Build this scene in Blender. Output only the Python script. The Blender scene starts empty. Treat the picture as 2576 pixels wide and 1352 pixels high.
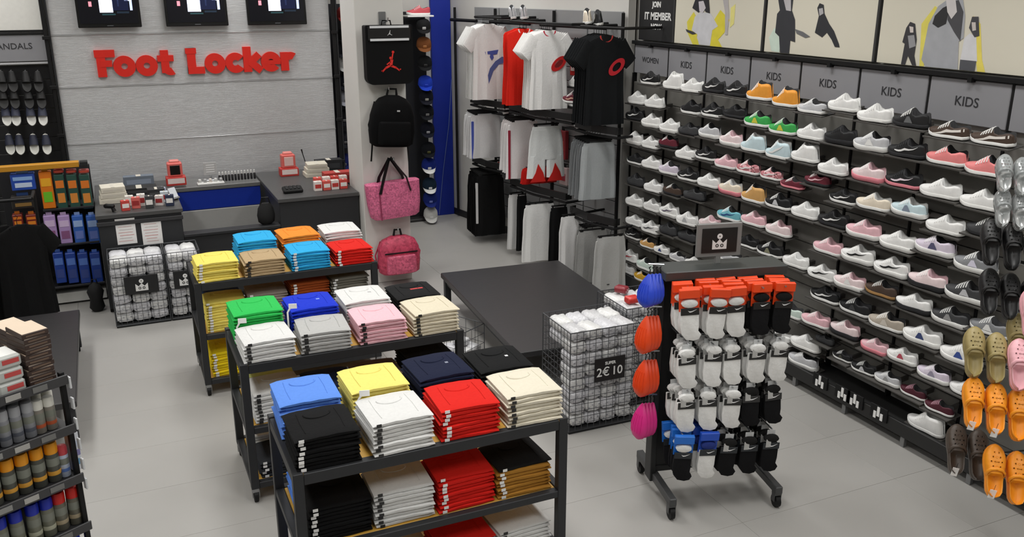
import bpy, bmesh, math, random
from mathutils import Vector, Matrix, Euler
random.seed(11)
SC = bpy.context.scene
COL = SC.collection
PI = math.pi
R = math.radians
# ------------------------------------------------------------------ camera
CAM_H, FPX, PITCH, YAW = 3.0, 2250.0, 17.5, 24.2
cam_d = bpy.data.cameras.new('camera')
cam = bpy.data.objects.new('camera', cam_d)
COL.objects.link(cam)
cam.location = (0, 0, CAM_H)
cam.rotation_euler = (R(90 - PITCH), 0, R(-YAW))
cam_d.sensor_width = 36
cam_d.lens = 36 * FPX / 2576
cam_d.clip_start = .05
cam_d.clip_end = 100
SC.camera = cam
# ------------------------------------------------------------------ world, light, exposure
W = bpy.data.worlds.new('world')
SC.world = W
W.use_nodes = True
W.node_tree.nodes['Background'].inputs[0].default_value = (0, 0, 0, 1)
W.node_tree.nodes['Background'].inputs[1].default_value = 0
SC.view_settings.view_transform = 'Standard'
SC.view_settings.look = 'None'
SC.view_settings.gamma = 1
SC.view_settings.use_curve_mapping = False
SC.view_settings.exposure = .3
CEIL = 4.1
LAMPS = [(x, y) for x in (-1.2, 1.3, 3.7) for y in (.8, 3.1, 5.4, 7.7, 9.9)]
LAMP_W = 20.0        # every ceiling panel alike
for i, (x, y) in enumerate(LAMPS):
    ld = bpy.data.lights.new('ceiling_lamp_offscreen', 'AREA')
    ld.shape = 'RECTANGLE'
    ld.size = .5
    ld.size_y = 1.2
    ld.energy = LAMP_W
    ld.spread = R(152)
    ld.color = (1, .99, .97)
    lo = bpy.data.objects.new('ceiling_lamp_offscreen', ld)
    COL.objects.link(lo)
    lo.location = (x, y, CEIL - .06)

# ------------------------------------------------------------------ pixel rays (2576 x 1352 frame)
_cp, _sp, _cy, _sy = math.cos(R(PITCH)), math.sin(R(PITCH)), math.cos(R(YAW)), math.sin(R(YAW))
FW = Vector((_sy * _cp, _cy * _cp, -_sp))
RT = Vector((_cy, -_sy, 0))
UP = RT.cross(FW)
EYE = Vector((0, 0, CAM_H))
def ray(x, y): return FW * FPX + RT * (x - 1288) + UP * (676 - y)
def onZ(x, y, z=0):
    d = ray(x, y); return EYE + d * ((z - CAM_H) / d.z)
def onX(x, y, X):
    d = ray(x, y); return EYE + d * (X / d.x)
def onY(x, y, Y):
    d = ray(x, y); return EYE + d * (Y / d.y)
def onP(x, y, p, n):
    d = ray(x, y); n = Vector(n); return EYE + d * ((Vector(p) - EYE).dot(n) / d.dot(n))
def dep(x, y, dist): return EYE + ray(x, y) / FPX * dist

# ------------------------------------------------------------------ materials
def lin(c):
    if isinstance(c, str):
        c = [int(c[i:i + 2], 16) / 255 for i in (0, 2, 4)]
    return [v / 12.92 if v <= .04045 else ((v + .055) / 1.055) ** 2.4 for v in c]
_M = {}
def mat(col, rough=.6, metal=0, var=.06, scale=30, bump=0, emit=0, trans=0, kind='', spec=.5, alpha=1):
    key = (str(col), rough, metal, var, scale, bump, emit, trans, kind, spec, alpha)
    if key in _M: return _M[key]
    m = bpy.data.materials.new('m_%s_%d' % (str(col)[:6], len(_M)))
    _M[key] = m
    m.use_nodes = True
    nt = m.node_tree
    b = nt.nodes['Principled BSDF']
    L = lin(col)
    b.inputs['Roughness'].default_value = rough
    b.inputs['Metallic'].default_value = metal
    b.inputs['Specular IOR Level'].default_value = spec
    if trans: b.inputs['Transmission Weight'].default_value = trans
    if alpha < 1: b.inputs['Alpha'].default_value = alpha
    tc = nt.nodes.new('ShaderNodeTexCoord')
    mp = nt.nodes.new('ShaderNodeMapping')
    nt.links.new(tc.outputs['Object'], mp.inputs['Vector'])
    nz = nt.nodes.new('ShaderNodeTexNoise')
    nz.inputs['Scale'].default_value = scale
    nz.inputs['Detail'].default_value = 4
    nt.links.new(mp.outputs[0], nz.inputs['Vector'])
    if kind == 'brushed': mp.inputs['Scale'].default_value = (.6, 1, 60)
    if kind == 'wood': mp.inputs['Scale'].default_value = (1, 9, 9)
    mx = nt.nodes.new('ShaderNodeMix')
    mx.data_type = 'RGBA'
    a = [min(1, v * (1 + var)) for v in L] + [1]
    c = [v * (1 - var) for v in L] + [1]
    mx.inputs[6].default_value = c
    mx.inputs[7].default_value = a
    nt.links.new(nz.outputs['Fac'], mx.inputs[0])
    nt.links.new(mx.outputs[2], b.inputs['Base Color'])
    if kind == 'floral':
        vo = nt.nodes.new('ShaderNodeTexVoronoi')
        vo.inputs['Scale'].default_value = scale
        nt.links.new(mp.outputs[0], vo.inputs['Vector'])
        rmp = nt.nodes.new('ShaderNodeValToRGB')
        rmp.color_ramp.interpolation = 'CONSTANT'
        e = rmp.color_ramp.elements
        e[0].color = L + [1]
        e[1].position = .55
        e[1].color = [min(1, v * 2.2 + .12) for v in L] + [1]
        x = e.new(.78)
        x.color = [v * .35 for v in L] + [1]
        nt.links.new(vo.outputs['Color'], rmp.inputs[0])
        nt.links.new(rmp.outputs[0], b.inputs['Base Color'])
    if kind == 'floral2':
        vo = nt.nodes.new('ShaderNodeTexVoronoi')
        vo.inputs['Scale'].default_value = scale
        nt.links.new(mp.outputs[0], vo.inputs['Vector'])
        m2 = nt.nodes.new('ShaderNodeMix'); m2.data_type = 'RGBA'
        m2.inputs[6].default_value = [v * .72 for v in L] + [1]
        m2.inputs[7].default_value = [min(1, v * 1.45 + .03) for v in L] + [1]
        nt.links.new(vo.outputs['Color'], m2.inputs[0])
        nt.links.new(m2.outputs[2], b.inputs['Base Color'])
    if bump:
        bp = nt.nodes.new('ShaderNodeBump')
        bp.inputs['Strength'].default_value = bump
        bp.inputs['Distance'].default_value = .01
        nt.links.new(nz.outputs['Fac'], bp.inputs['Height'])
        nt.links.new(bp.outputs[0], b.inputs['Normal'])
    if emit:
        b.inputs['Emission Color'].default_value = L + [1]
        b.inputs['Emission Strength'].default_value = emit
    return m
def cloth(c): return mat(c, .85, 0, .07, 60, .25, spec=.2)
def plastic(c, r=.4): return mat(c, r, 0, .04, 25)
BLACK = mat('131314', .55, spec=.3)
STEEL = mat('343537', .5, .3, .08, 18, spec=.35)
DARK = mat('242526', .55, spec=.3)
CHROME = mat('b9bcbf', .25, .9)
WHITE = mat('f1f1ef', .55)

# ------------------------------------------------------------------ mesh builder
class MB:
    def __init__(s): s.v = []; s.f = []; s.m = []; s.T = None
    def add(s, vs, fs, mi=0, M=None):
        o = len(s.v)
        for p in vs:
            p = Vector(p)
            if M is not None: p = M @ p
            if s.T is not None: p = s.T @ p
            s.v.append(p)
        for f in fs:
            s.f.append([o + i for i in f]); s.m.append(mi)
        return s
    def box(s, c, d, bev=0, M=None, mi=0):
        cx, cy, cz = c; x, y, z = d[0] / 2, d[1] / 2, d[2] / 2
        if not bev:
            vs = [(cx + i * x, cy + j * y, cz + k * z) for i in (-1, 1) for j in (-1, 1) for k in (-1, 1)]
            fs = [(0, 1, 3, 2), (4, 6, 7, 5), (0, 4, 5, 1), (2, 3, 7, 6), (0, 2, 6, 4), (1, 5, 7, 3)]
            return s.add(vs, fs, mi, M)
        b = min(bev, x * .98, y * .98, z * .98)
        vs = []; ix = {}
        for i in (-1, 1):
            for j in (-1, 1):
                for k in (-1, 1):
                    for a in range(3):
                        q = [x, y, z]
                        for t in range(3):
                            if t != a: q[t] -= b
                        ix[(i, j, k, a)] = len(vs)
                        vs.append((cx + i * q[0], cy + j * q[1], cz + k * q[2]))
        fs = []
        for a in range(3):
            for sg in (-1, 1):
                o = [t for t in range(3) if t != a]
                q = []
                for (u, w) in ((-1, -1), (1, -1), (1, 1), (-1, 1)):
                    t = [0, 0, 0]; t[a] = sg; t[o[0]] = u; t[o[1]] = w
                    q.append(ix[(t[0], t[1], t[2], a)])
                if (sg > 0) == (a == 1): q.reverse()
                fs.append(q)
        for a in range(3):
            o = [t for t in range(3) if t != a]
            for u in (-1, 1):
                for w in (-1, 1):
                    t0 = [0, 0, 0]; t0[o[0]] = u; t0[o[1]] = w
                    t1 = list(t0); t0[a] = -1; t1[a] = 1
                    q = [ix[(*t0, o[0])], ix[(*t1, o[0])], ix[(*t1, o[1])], ix[(*t0, o[1])]]
                    fs.append(q)
        for i in (-1, 1):
            for j in (-1, 1):
                for k in (-1, 1):
                    fs.append([ix[(i, j, k, a)] for a in range(3)])
        return s.add(vs, fs, mi, M)
    def cyl(s, p0, p1, r0, r1=None, n=12, mi=0, caps=True, M=None):
        p0, p1 = Vector(p0), Vector(p1)
        if r1 is None: r1 = r0
        d = (p1 - p0).normalized()
        a = d.orthogonal().normalized(); b = d.cross(a)
        vs = []
        for (p, r) in ((p0, r0), (p1, r1)):
            for i in range(n):
                t = 2 * PI * i / n
                vs.append(p + a * (r * math.cos(t)) + b * (r * math.sin(t)))
        fs = [(i, (i + 1) % n, n + (i + 1) % n, n + i) for i in range(n)]
        if caps: fs += [tuple(reversed(range(n))), tuple(range(n, 2 * n))]
        return s.add(vs, fs, mi, M)
    def tube(s, pts, r, n=8, closed=False, mi=0, M=None, flat=1):
        pts = [Vector(p) for p in pts]
        k = len(pts); rings = []
        up = None
        for i in range(k):
            a = pts[(i - 1) % k] if (closed or i > 0) else pts[i]
            b = pts[(i + 1) % k] if (closed or i < k - 1) else pts[i]
            d = (b - a).normalized()
            if up is None: up = d.orthogonal().normalized()
            up = (up - d * up.dot(d)).normalized()
            w = d.cross(up)
            rr = r[i] if isinstance(r, (list, tuple)) else r
            rings.append([pts[i] + up * (rr * math.cos(2 * PI * j / n)) + w * (rr * flat * math.sin(2 * PI * j / n)) for j in range(n)])
        return s.loft(rings, closed, not closed, mi, M)
    def loft(s, rings, closed=False, caps=True, mi=0, M=None, ringclosed=True):
        n = len(rings[0]); k = len(rings)
        vs = [p for r in rings for p in r]
        fs = []
        for i in range(k if closed else k - 1):
            i2 = (i + 1) % k
            for j in range(n if ringclosed else n - 1):
                j2 = (j + 1) % n
                fs.append((i * n + j, i * n + j2, i2 * n + j2, i2 * n + j))
        if caps and not closed:
            fs.append(tuple(reversed(range(n))))
            fs.append(tuple(range((k - 1) * n, k * n)))
        return s.add(vs, fs, mi, M)
    def lathe(s, prof, n=16, M=None, mi=0):
        rings = [[(r * math.cos(2 * PI * j / n), r * math.sin(2 * PI * j / n), z) for j in range(n)] for r, z in prof]
        return s.loft(rings, False, True, mi, M)
    def prism(s, poly, t, M=None, mi=0):      # poly in x,z ; thickness t along -y from y=0
        n = len(poly)
        vs = [(x, 0, z) for x, z in poly] + [(x, -t, z) for x, z in poly]
        fs = [tuple(range(n)), tuple(reversed(range(n, 2 * n)))]
        fs += [(i, i + n, (i + 1) % n + n, (i + 1) % n) for i in range(n)]
        return s.add(vs, fs, mi, M)
    def arc(s, cx, cz, ro, ri, a0, a1, t, n=20, M=None, mi=0):   # flat ring sector in x,z
        full = abs(a1 - a0) >= 359.9
        k = n if full else n + 1
        vs = []
        for i in range(k):
            a = R(a0 + (a1 - a0) * i / n)
            c, q = math.cos(a), math.sin(a)
            vs += [(cx + ro * c, 0, cz + ro * q), (cx + ri * c, 0, cz + ri * q), (cx + ro * c, -t, cz + ro * q), (cx + ri * c, -t, cz + ri * q)]
        fs = []
        for i in range(n):
            a, b = 4 * i, 4 * ((i + 1) % k)
            fs += [(a, a + 1, b + 1, b), (a + 2, b + 2, b + 3, a + 3), (a, b, b + 2, a + 2), (a + 1, a + 3, b + 3, b + 1)]
        if not full:
            fs += [(0, 2, 3, 1), (4 * (k - 1), 4 * (k - 1) + 1, 4 * (k - 1) + 3, 4 * (k - 1) + 2)]
        return s.add(vs, fs, mi, M)
    def mesh(s, name, mats, smooth=False):
        me = bpy.data.meshes.new(name)
        me.from_pydata([tuple(v) for v in s.v], [], s.f)
        for m in (mats if isinstance(mats, (list, tuple)) else [mats]): me.materials.append(m)
        if any(s.m):
            me.polygons.foreach_set('material_index', s.m)
        bm = bmesh.new(); bm.from_mesh(me)
        bmesh.ops.recalc_face_normals(bm, faces=bm.faces)
        bm.to_mesh(me); bm.free()
        if smooth:
            for p in me.polygons: p.use_smooth = True
            if smooth != 'all':
                me.set_sharp_from_angle(angle=R(42))
        me.update()
        return me
    def build(s, name, mats, parent=None, smooth=False):
        return place(s.mesh(name, mats, smooth), name, parent)
def place(me, name, parent=None, loc=None, rot=None, m=None, scale=None):
    o = bpy.data.objects.new(name, me)
    COL.objects.link(o)
    if parent is not None: o.parent = parent
    if loc is not None: o.location = loc
    if rot is not None: o.rotation_euler = rot
    if scale is not None: o.scale = scale
    if m is not None: recolour(o, m)
    return o
def recolour(o, m):
    ms = m if isinstance(m, (list, tuple)) else [m]
    for i, x in enumerate(ms):
        o.material_slots[i].link = 'OBJECT'
        o.material_slots[i].material = x
def tag(o, label, cat, group=None):
    o['label'] = label; o['category'] = cat
    if group: o['group'] = group
    return o
def thing(name, label, cat, loc=(0, 0, 0), rot=(0, 0, 0), group=None):
    o = bpy.data.objects.new(name, None)
    COL.objects.link(o)
    o.location = loc; o.rotation_euler = rot
    o.empty_display_size = .05
    return tag(o, label, cat, group)
def dup(root, loc=None, rot=None, label=None, group=None, mats=None):
    r = root.copy(); COL.objects.link(r)
    if loc is not None: r.location = loc
    if rot is not None: r.rotation_euler = rot
    if label: r['label'] = label
    if group: r['group'] = group
    for ch in list(root.children):
        c = ch.copy(); COL.objects.link(c); c.parent = r
        if mats and ch.name.split('.')[0] in mats: recolour(c, mats[ch.name.split('.')[0]])
        for g in list(ch.children):
            d = g.copy(); COL.objects.link(d); d.parent = c
    return r
def struct(name, mb, m, parent=None, smooth=False):
    o = mb.build(name, m, parent, smooth)
    if parent is None: o['kind'] = 'structure'
    return o
def text(body, size, m, parent, loc, rot, depth=.002, off=0, name='lettering'):
    cu = bpy.data.curves.new('txt', 'FONT')
    cu.body = body; cu.size = size; cu.align_x = 'CENTER'; cu.align_y = 'CENTER'
    cu.extrude = depth; cu.offset = off; cu.resolution_u = 3
    t = bpy.data.objects.new('txt', cu)
    COL.objects.link(t)
    bpy.context.view_layer.update()
    me = bpy.data.meshes.new_from_object(t.evaluated_get(bpy.context.evaluated_depsgraph_get()))
    bpy.data.objects.remove(t); bpy.data.curves.remove(cu)
    me.materials.clear(); me.materials.append(m)
    return place(me, name, parent, loc, rot)
FACE_Y = (R(90), 0, 0)          # lettering read from -y
FACE_X = (R(90), 0, R(-90))     # lettering on the right wall, read from -x
# ================================================================== SETTING
YB, XR = 11.35, 5.0
floor_m = mat('a8a6a2', .45, 0, .05, 2.2, 0)
fl = struct('floor', MB().box((1, 4.4, -.06), (12, 16, .1)), mat('a8a6a2', .5))
tile_me = MB().box((0, 0, -.006), (1.1985, .5985, .012), .0008).mesh('tile', floor_m)
tn = 0
for i in range(-3, 6):
    for j in range(-2, 21):
        x, y = i * 1.2 + .1, j * .6 + .3
        if x > 5.6 or x < -3.4 or y > 11.9: continue
        if j < 3 and i > -99 and y < 1.0: continue
        place(tile_me, 'tile', fl, (x, y, 0)); tn += 1
near = MB().box((1, -.95, -.006), (9, 3.5, .012))
nf = near.build('tile', floor_m, fl); nf['kind'] = 'stuff'
wallw = mat('cfcdc8', .7, 0, .03, 6)
struct('ceiling', MB().box((1, 4.4, CEIL + .05), (12, 16, .1)), mat('e6e5e1', .8))
struct('wall_back', MB().box((.6, YB + .05, CEIL / 2), (8.2, .1, CEIL)), wallw)
struct('wall_right', MB().box((XR + .05, 2.5, CEIL / 2), (.1, 11.1, CEIL)), wallw)
p0, p1 = Vector((4.86, 7.98)), Vector((4.2, YB + .05))
RD = (p1 - p0).normalized()
RN = Vector((-RD.y, RD.x))            # towards the shop (-x)
if RN.x > 0: RN = -RN
def quadwall(a, b, t, h0, h1):
    n = Vector((b.y - a.y, -(b.x - a.x))).normalized()
    if n.x < 0: n = -n
    q = [a, b, b + n * t, a + n * t]
    m = MB()
    m.add([(p.x, p.y, h0) for p in q] + [(p.x, p.y, h1) for p in q], [(0, 1, 2, 3), (4, 7, 6, 5), (0, 4, 5, 1), (1, 5, 6, 2), (2, 6, 7, 3), (3, 7, 4, 0)])
    return m
struct('wall_right_rear', quadwall(p0, p1, .1, 0, CEIL), wallw)
struct('baseboard_right_rear', quadwall(p0 + RN * .012, p1 + RN * .012 - RD * .07, .02, 0, .09), mat('232221', .5))
struct('wall_left', MB().box((-3.55, 4.4, CEIL / 2), (.1, 14, CEIL)), wallw)
struct('wall_front', MB().box((1, -2.6, CEIL / 2), (9, .1, CEIL)), wallw)
# ceiling lamps (above the frame)
for i, (x, y) in enumerate(LAMPS):
    t = thing('ceiling_lamp', 'white rectangular ceiling light panel over the sales floor', 'lamp', (x, y, CEIL), group='ceiling light panels')
    MB().box((0, 0, -.02), (.6, 1.3, .04), .005).build('housing', WHITE, t)
    MB().box((0, 0, -.043), (.5, 1.2, .006)).build('diffuser', mat('f4f4f2', .5), t)
# blue wall strip in the back corner
bl = mat('0d2a9a', .5, 0, .06, 3)
xa, xb = onY(1089, 300, YB - .03).x, 4.205
struct('wall_back_blue_panel', MB().box(((xa + xb) / 2 + -.0, YB - .02, CEIL / 2), (xb - xa, .06, CEIL), .004), bl)
a, b = onY(1105, 540, YB - .06), onY(1136, 200, YB - .06)
tag(MB().tube([(a.x, YB - .058, a.z), ((a.x * 2 + b.x) / 3, YB - .06, (a.z * 2 + b.z) / 3), ((a.x + 2 * b.x) / 3 + .02, YB - .06, (a.z + 2 * b.z) / 3), (b.x, YB - .058, b.z)], .006, 6).build('wall_cable', mat('5c6fb0', .5)), 'thin cable running up the blue wall panel in the corner', 'cable')

# ------------------------------------------------------------------ feature wall with the shop name
YF = 10.6
xl, xr = -.44, 2.46
fw = struct('wall_feature', MB().box(((xl + xr) / 2, YF + .13, CEIL / 2), (xr - xl, .16, CEIL)), mat('6f7071', .6))
br = mat('cfd0d1', .36, .5, .05, 8, .35, kind='brushed')
zs = [0, .72, 1.385, 1.985, 2.52, 3.15, CEIL]
for i in range(6):
    MB().box(((xl + xr) / 2, YF + .03, (zs[i] + zs[i + 1]) / 2), (xr - xl, .04, zs[i + 1] - zs[i] - .009), .004).build('metal_panel', br, fw)
for z in zs[1:5]:
    MB().box(((xl + xr) / 2, YF + .006, z), (xr - xl, .008, .01), .001).build('seam_trim', mat('d8d9da', .3, .6), fw)
for x, lab in ((xl - .04, 'black slotted upright post at the sandal display end of the metal wall'), (xr + .04, 'black slotted upright post at the pillar end of the metal wall')):
    t = thing('upright_post', lab, 'post', (x, YF - .02, 0))
    MB().box((0, 0, CEIL / 2), (.035, .05, CEIL), .004).build('post', BLACK, t)
    MB().box((.034, .01, CEIL / 2), (.022, .03, CEIL), .004).build('post', STEEL, t)
    for k in range(7):
        MB().box((.0, -.03, .5 + k * .5), (.07, .02, .035), .003).build('bracket', BLACK, t)
# red letters, one part each
sg = thing('shop_sign', 'red raised letters reading Foot Locker on the brushed metal wall', 'sign', (0, YF + .01, 0))
red = mat('e0281c', .4)
TH = .045
def lx(px): return onY(px, 160, YF - .03).x
def zof(px, py): return onY(px, py, YF - .03).z
H0 = zof(490, 186); CAPH = zof(490, 121) - H0; XH = .205; ST = .088
def bar(m, x0, z0, x1, z1, w):
    d = Vector((x1 - x0, z1 - z0)); L = d.length; d /= L
    n = Vector((-d.y, d.x)) * w / 2
    m.lay = getattr(m, 'lay', 0) + 1
    m.prism([(x0 - n.x, z0 - n.y), (x1 - n.x, z1 - n.y), (x1 + n.x, z1 + n.y), (x0 + n.x, z0 + n.y)], TH + .0012 * m.lay)
def letter(ch, px):
    x = lx(px); m = MB(); ro = XH / 2 + .008; ri = .032
    if ch == 'F':
        bar(m, x + ST / 2, 0, x + ST / 2, CAPH, ST); bar(m, x - .015, CAPH - .035, x + .185, CAPH - .035, .075); bar(m, x + .04, CAPH * .5, x + .15, CAPH * .5, .066)
    if ch == 'L':
        bar(m, x + ST / 2, 0, x + ST / 2, CAPH, ST); bar(m, x, .037, x + .175, .037, .074); bar(m, x - .012, CAPH - .03, x + .1, CAPH - .03, .06)
    if ch == 'o': m.arc(x + ro, ro - .006, ro, ri, 0, 360, TH, 28)
    if ch == 'c': m.arc(x + ro, ro - .006, ro, ri, 38, 322, TH, 26)
    if ch == 'e':
        m.arc(x + ro, ro - .006, ro, ri, 0, 320, TH, 26); bar(m, x + .02, ro - .012, x + 2 * ro - .004, ro - .012, .046)
    if ch == 't':
        bar(m, x + .075, .02, x + .075, CAPH * .95, .082); bar(m, x, XH - .03, x + .165, XH - .03, .064); m.arc(x + .125, .085, .09, .012, 180, 300, TH, 12)
    if ch == 'k':
        bar(m, x + ST / 2, 0, x + ST / 2, CAPH, ST); bar(m, x + .06, .085, x + .175, XH - .012, .074); bar(m, x + .075, .11, x + .19, .01, .08)
    if ch == 'r':
        bar(m, x + ST / 2, 0, x + ST / 2, XH, ST); m.arc(x + .115, XH - .1, .1, .02, 55, 150, TH, 12)
    m.T = None
    o = m.build('letter', red, sg); o.location = (0, 0, H0)
for ch, px in zip('FootLocker', (243, 284, 341, 397, 472, 515, 567, 613, 657, 707)): letter(ch, px)
# three screens
for k, (a, b) in enumerate(((197, 357), (419, 575), (624, 772))):
    A, B = onY(a, 68, YF - .06), onY(b, 66, YF - .06)
    w = B.x - A.x
    t = thing('wall_television', ['flat black television showing a film, above the letter F', 'flat black television, middle of the three above the red letters', 'flat black television above the last letters, beside the black post'][k], 'television', ((A.x + B.x) / 2, YF - .018, 2.59), (R(-4), 0, 0), 'televisions above the sign')
    MB().box((0, -.04, .2), (w, .05, .4), .006).build('casing', mat('08090a', .3), t)
    sc = MB().box((0, -.067, .21), (w - .05, .004, .34)).build('screen', mat('06070f', .25, emit=.25), t)
    for (x, z, ww, hh, c, e) in ((-.02, .26, .13, .22, 'dfe6ff', 1.2), (.2, .29, .07, .05, 'c9d4ff', 1.0), (.225, .23, .025, .12, 'b8c4f5', .9), (-.17, .235, .03, .05, 'e88a98', .8), (.1, .26, .015, .1, '3a4670', .4), (.12, .27, .16, .2, '10183a', .3), (.14, .15, .12, .02, '1e2c3c', .3), (.0, .13, .13, .015, '2a4a50', .3)):
        MB().box((x * w / .62, -.0705, z), (ww * w / .62, .003, hh)).build('screen_image', mat(c, .3, emit=e), sc)
    MB().box((0, -.066, .018), (.06, .004, .006)).build('maker_mark', mat('6a6c70', .3), t)
    MB().box((0, .0, .2), (.2, .05, .2)).build('wall_mount', BLACK, t)

# ------------------------------------------------------------------ white pillar
pl = MB().box((2.53, 9.07, CEIL / 2), (.49, .56, CEIL), .006)
struct('wall_pillar', pl, mat('d2d0cb', .6, 0, .03, 6))

# ------------------------------------------------------------------ right wall: headers, posters, shoe-wall structure
hd = mat('8f8f93', .55, 0, .03, 8)
Ys = [7.93 - .606 * i for i in range(11)]
ordn = ['first', 'second', 'third', 'fourth', 'fifth', 'sixth', 'seventh', 'eighth', 'ninth', 'tenth']
for i in range(10):
    y0, y1 = Ys[i + 1], Ys[i]
    if y1 < 2.9: break
    t = thing('header_board', 'grey header board above the shoe shelves, %s from the clothing rails' % ordn[i], 'sign', (4.93, (y0 + y1) / 2, 2.31), (0, 0, 0), 'header boards over the shoe wall')
    MB().box((0, 0, 0), (.03, y1 - y0 - .022, .275), .004).build('board', hd, t)
    MB().box((.005, (y1 - y0) / 2, 0), (.03, .018, .29), .002).build('divider', BLACK, t)
    text('WOMEN' if i == 0 else 'KIDS', .085 if i else .075, mat('2c2c30', .6), t, (-.017, 0, .0), FACE_X, .001)
t = thing('sign_rail', 'long black rail running under the wall posters', 'rail', (4.92, 4.2, 2.47))
MB().box((0, 0, 0), (.06, 7.5, .035), .004).build('rail', BLACK, t)
for i in range(9):
    MB().box((-.02, 3.4 - i * .606, -.02), (.05, .03, .03)).build('clip', BLACK, t)
# posters
pm = mat('dcd7c6', .6, 0, .03, 3)
ZP0, ZP1 = 2.495, 3.75
def poster(y0, y1, label, m):
    t = thing('wall_poster', label, 'poster', (4.955, (y0 + y1) / 2, ZP0))
    MB().box((0, 0, (ZP1 - ZP0) / 2), (.025, abs(y1 - y0) - .02, ZP1 - ZP0), .003).build('panel', m, t)
    MB().box((-.004, -(abs(y1 - y0)) / 2, (ZP1 - ZP0) / 2), (.03, .02, ZP1 - ZP0), .003).build('frame_strip', mat('3a3a3a', .5), t)
    return t
def printed(t, pts, c, name='printed_figure', lay=0):
    # pts are photo pixels, laid onto the poster plane
    q = []
    for (x, y) in pts:
        p = onX(x, y, 4.94)
        q.append((-(p.y - t.location.y), max(.004, p.z - t.location.z)))
    m = MB(); Mx = Matrix.Translation((-.0135 - lay * .0012, 0, 0)) @ Matrix.Rotation(R(-90), 4, 'Z')
    m.prism(q, .001, Mx)
    return m.build(name, mat(c, .6, var=.15, scale=14), t)
bs = poster(7.92, 7.3, 'black membership sign with white lettering beside the clothing rails', mat('1c1c1d', .6))
for s, px, py, sz in (('JOIN', 1652, 12, .07), ('IT MEMBER', 1654, 42, .095), ('NOW', 1650, 68, .07)):
    p = onX(px, py, 4.94)
    text(s, sz, mat('e8e8e6', .6), bs, (-.0145, p.y - bs.location.y, p.z - bs.location.z), FACE_X, .0008, .003)
pA = poster(7.29, 6.02, 'cream poster with a dark-haired figure in white shirt and yellow splashes', pm)
printed(pA, [(1728, 55), (1745, 30), (1760, 60), (1752, 95), (1760, 113), (1742, 112), (1730, 84)], 'ded24a', 'printed_splash')
printed(pA, [(1790, 60), (1812, 25), (1835, 50), (1822, 82), (1806, 100), (1816, 119), (1785, 116)], 'e2d440', 'printed_splash')
printed(pA, [(1748, 42), (1764, 30), (1788, 34), (1806, 66), (1792, 76), (1786, 115), (1758, 112), (1754, 86), (1740, 76)], 'd0d0d4', lay=1)
printed(pA, [(1742, 20), (1752, -8), (1783, -8), (1786, 34), (1775, 30), (1768, 8), (1758, 32)], '26242a', lay=2)
printed(pA, [(1758, 4), (1770, 2), (1776, 20), (1768, 33), (1760, 28)], 'cfcad0', lay=3)
printed(pA, [(1725, 73), (1745, 80), (1752, 85), (1742, 87), (1728, 80)], '3a3a40', lay=2)
printed(pA, [(1818, -5), (1832, -5), (1834, 40), (1830, 88), (1824, 88), (1824, 30)], 'b9b4b4', lay=1)
printed(pA, [(1838, 20), (1850, 10), (1846, 60), (1836, 70)], 'e8e08a', 'printed_splash')
pB = poster(6.0, 4.82, 'cream poster with two running figures in dark clothes', pm)
printed(pB, [(1934, 95), (1948, 70), (1966, 90), (1960, 132), (1940, 128)], 'cfe0d2', 'printed_splash')
printed(pB, [(1955, 35), (1962, 26), (1958, 0), (1975, -8), (1996, -6), (1992, 26), (2000, 50), (2000, 106), (1988, 102), (1985, 136), (1962, 134), (1960, 92), (1950, 82)], '34353a', lay=1)
printed(pB, [(1972, 0), (1990, -4), (1990, 28), (1978, 26)], 'bdbabd', lay=2)
printed(pB, [(2000, 73), (2020, 80), (2038, 92), (2026, 95), (2004, 84)], '6d6e70', lay=2)
printed(pB, [(2060, 40), (2056, 20), (2062, 8), (2072, 12), (2074, 34), (2086, 60), (2098, 78), (2110, 110), (2112, 119), (2100, 118), (2092, 100), (2080, 82), (2068, 94), (2050, 82)], '2f3034', lay=1)
printed(pB, [(2060, 22), (2070, 20), (2072, 34), (2062, 40)], 'b0aeb0', lay=2)
pC = poster(4.8, 2.9, 'cream poster with three women printed in grey and yellow', pm)
printed(pC, [(2318, 60), (2352, 15), (2370, 30), (2330, 130), (2322, 176), (2312, 170)], 'e6da66', 'printed_splash')
printed(pC, [(2448, 40), (2466, 60), (2470, 150), (2476, 192), (2456, 190)], 'ead965', 'printed_splash')
printed(pC, [(2280, 70), (2290, 55), (2302, 60), (2306, 100), (2300, 140), (2304, 168), (2294, 168), (2284, 140), (2276, 168), (2266, 166), (2276, 110), (2270, 106)], '3a393d', lay=1)
printed(pC, [(2284, 90), (2300, 88), (2304, 116), (2288, 122)], '98989c', lay=2)
printed(pC, [(2288, 66), (2298, 68), (2298, 82), (2290, 82)], 'd9cfca', lay=2)
printed(pC, [(2336, 60), (2360, 16), (2390, -6), (2422, -6), (2428, 40), (2424, 96), (2412, 104), (2408, 182), (2328, 172), (2318, 150)], 'a9abb0', lay=1)
printed(pC, [(2352, 40), (2372, 20), (2392, 10), (2380, 60), (2360, 70), (2346, 60)], '2d2d2f', lay=2)
printed(pC, [(2390, 6), (2412, 0), (2424, 30), (2416, 104), (2400, 80), (2384, 50)], '4a4a4e', lay=2)
printed(pC, [(2380, -6), (2404, -6), (2408, 30), (2394, 48), (2384, 30)], 'd5d1d0', lay=3)
printed(pC, [(2438, 70), (2446, 42), (2462, 42), (2464, 90), (2452, 94)], '48474b', lay=2)
printed(pC, [(2426, 96), (2440, 84), (2456, 92), (2458, 155), (2416, 150)], 'd9d9dc', lay=1)
printed(pC, [(2416, 150), (2456, 154), (2450, 190), (2412, 186)], '55565c', lay=2)
printed(pC, [(2445, 56), (2455, 56), (2456, 76), (2447, 78)], 'cfc7c2', lay=3)
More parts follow.
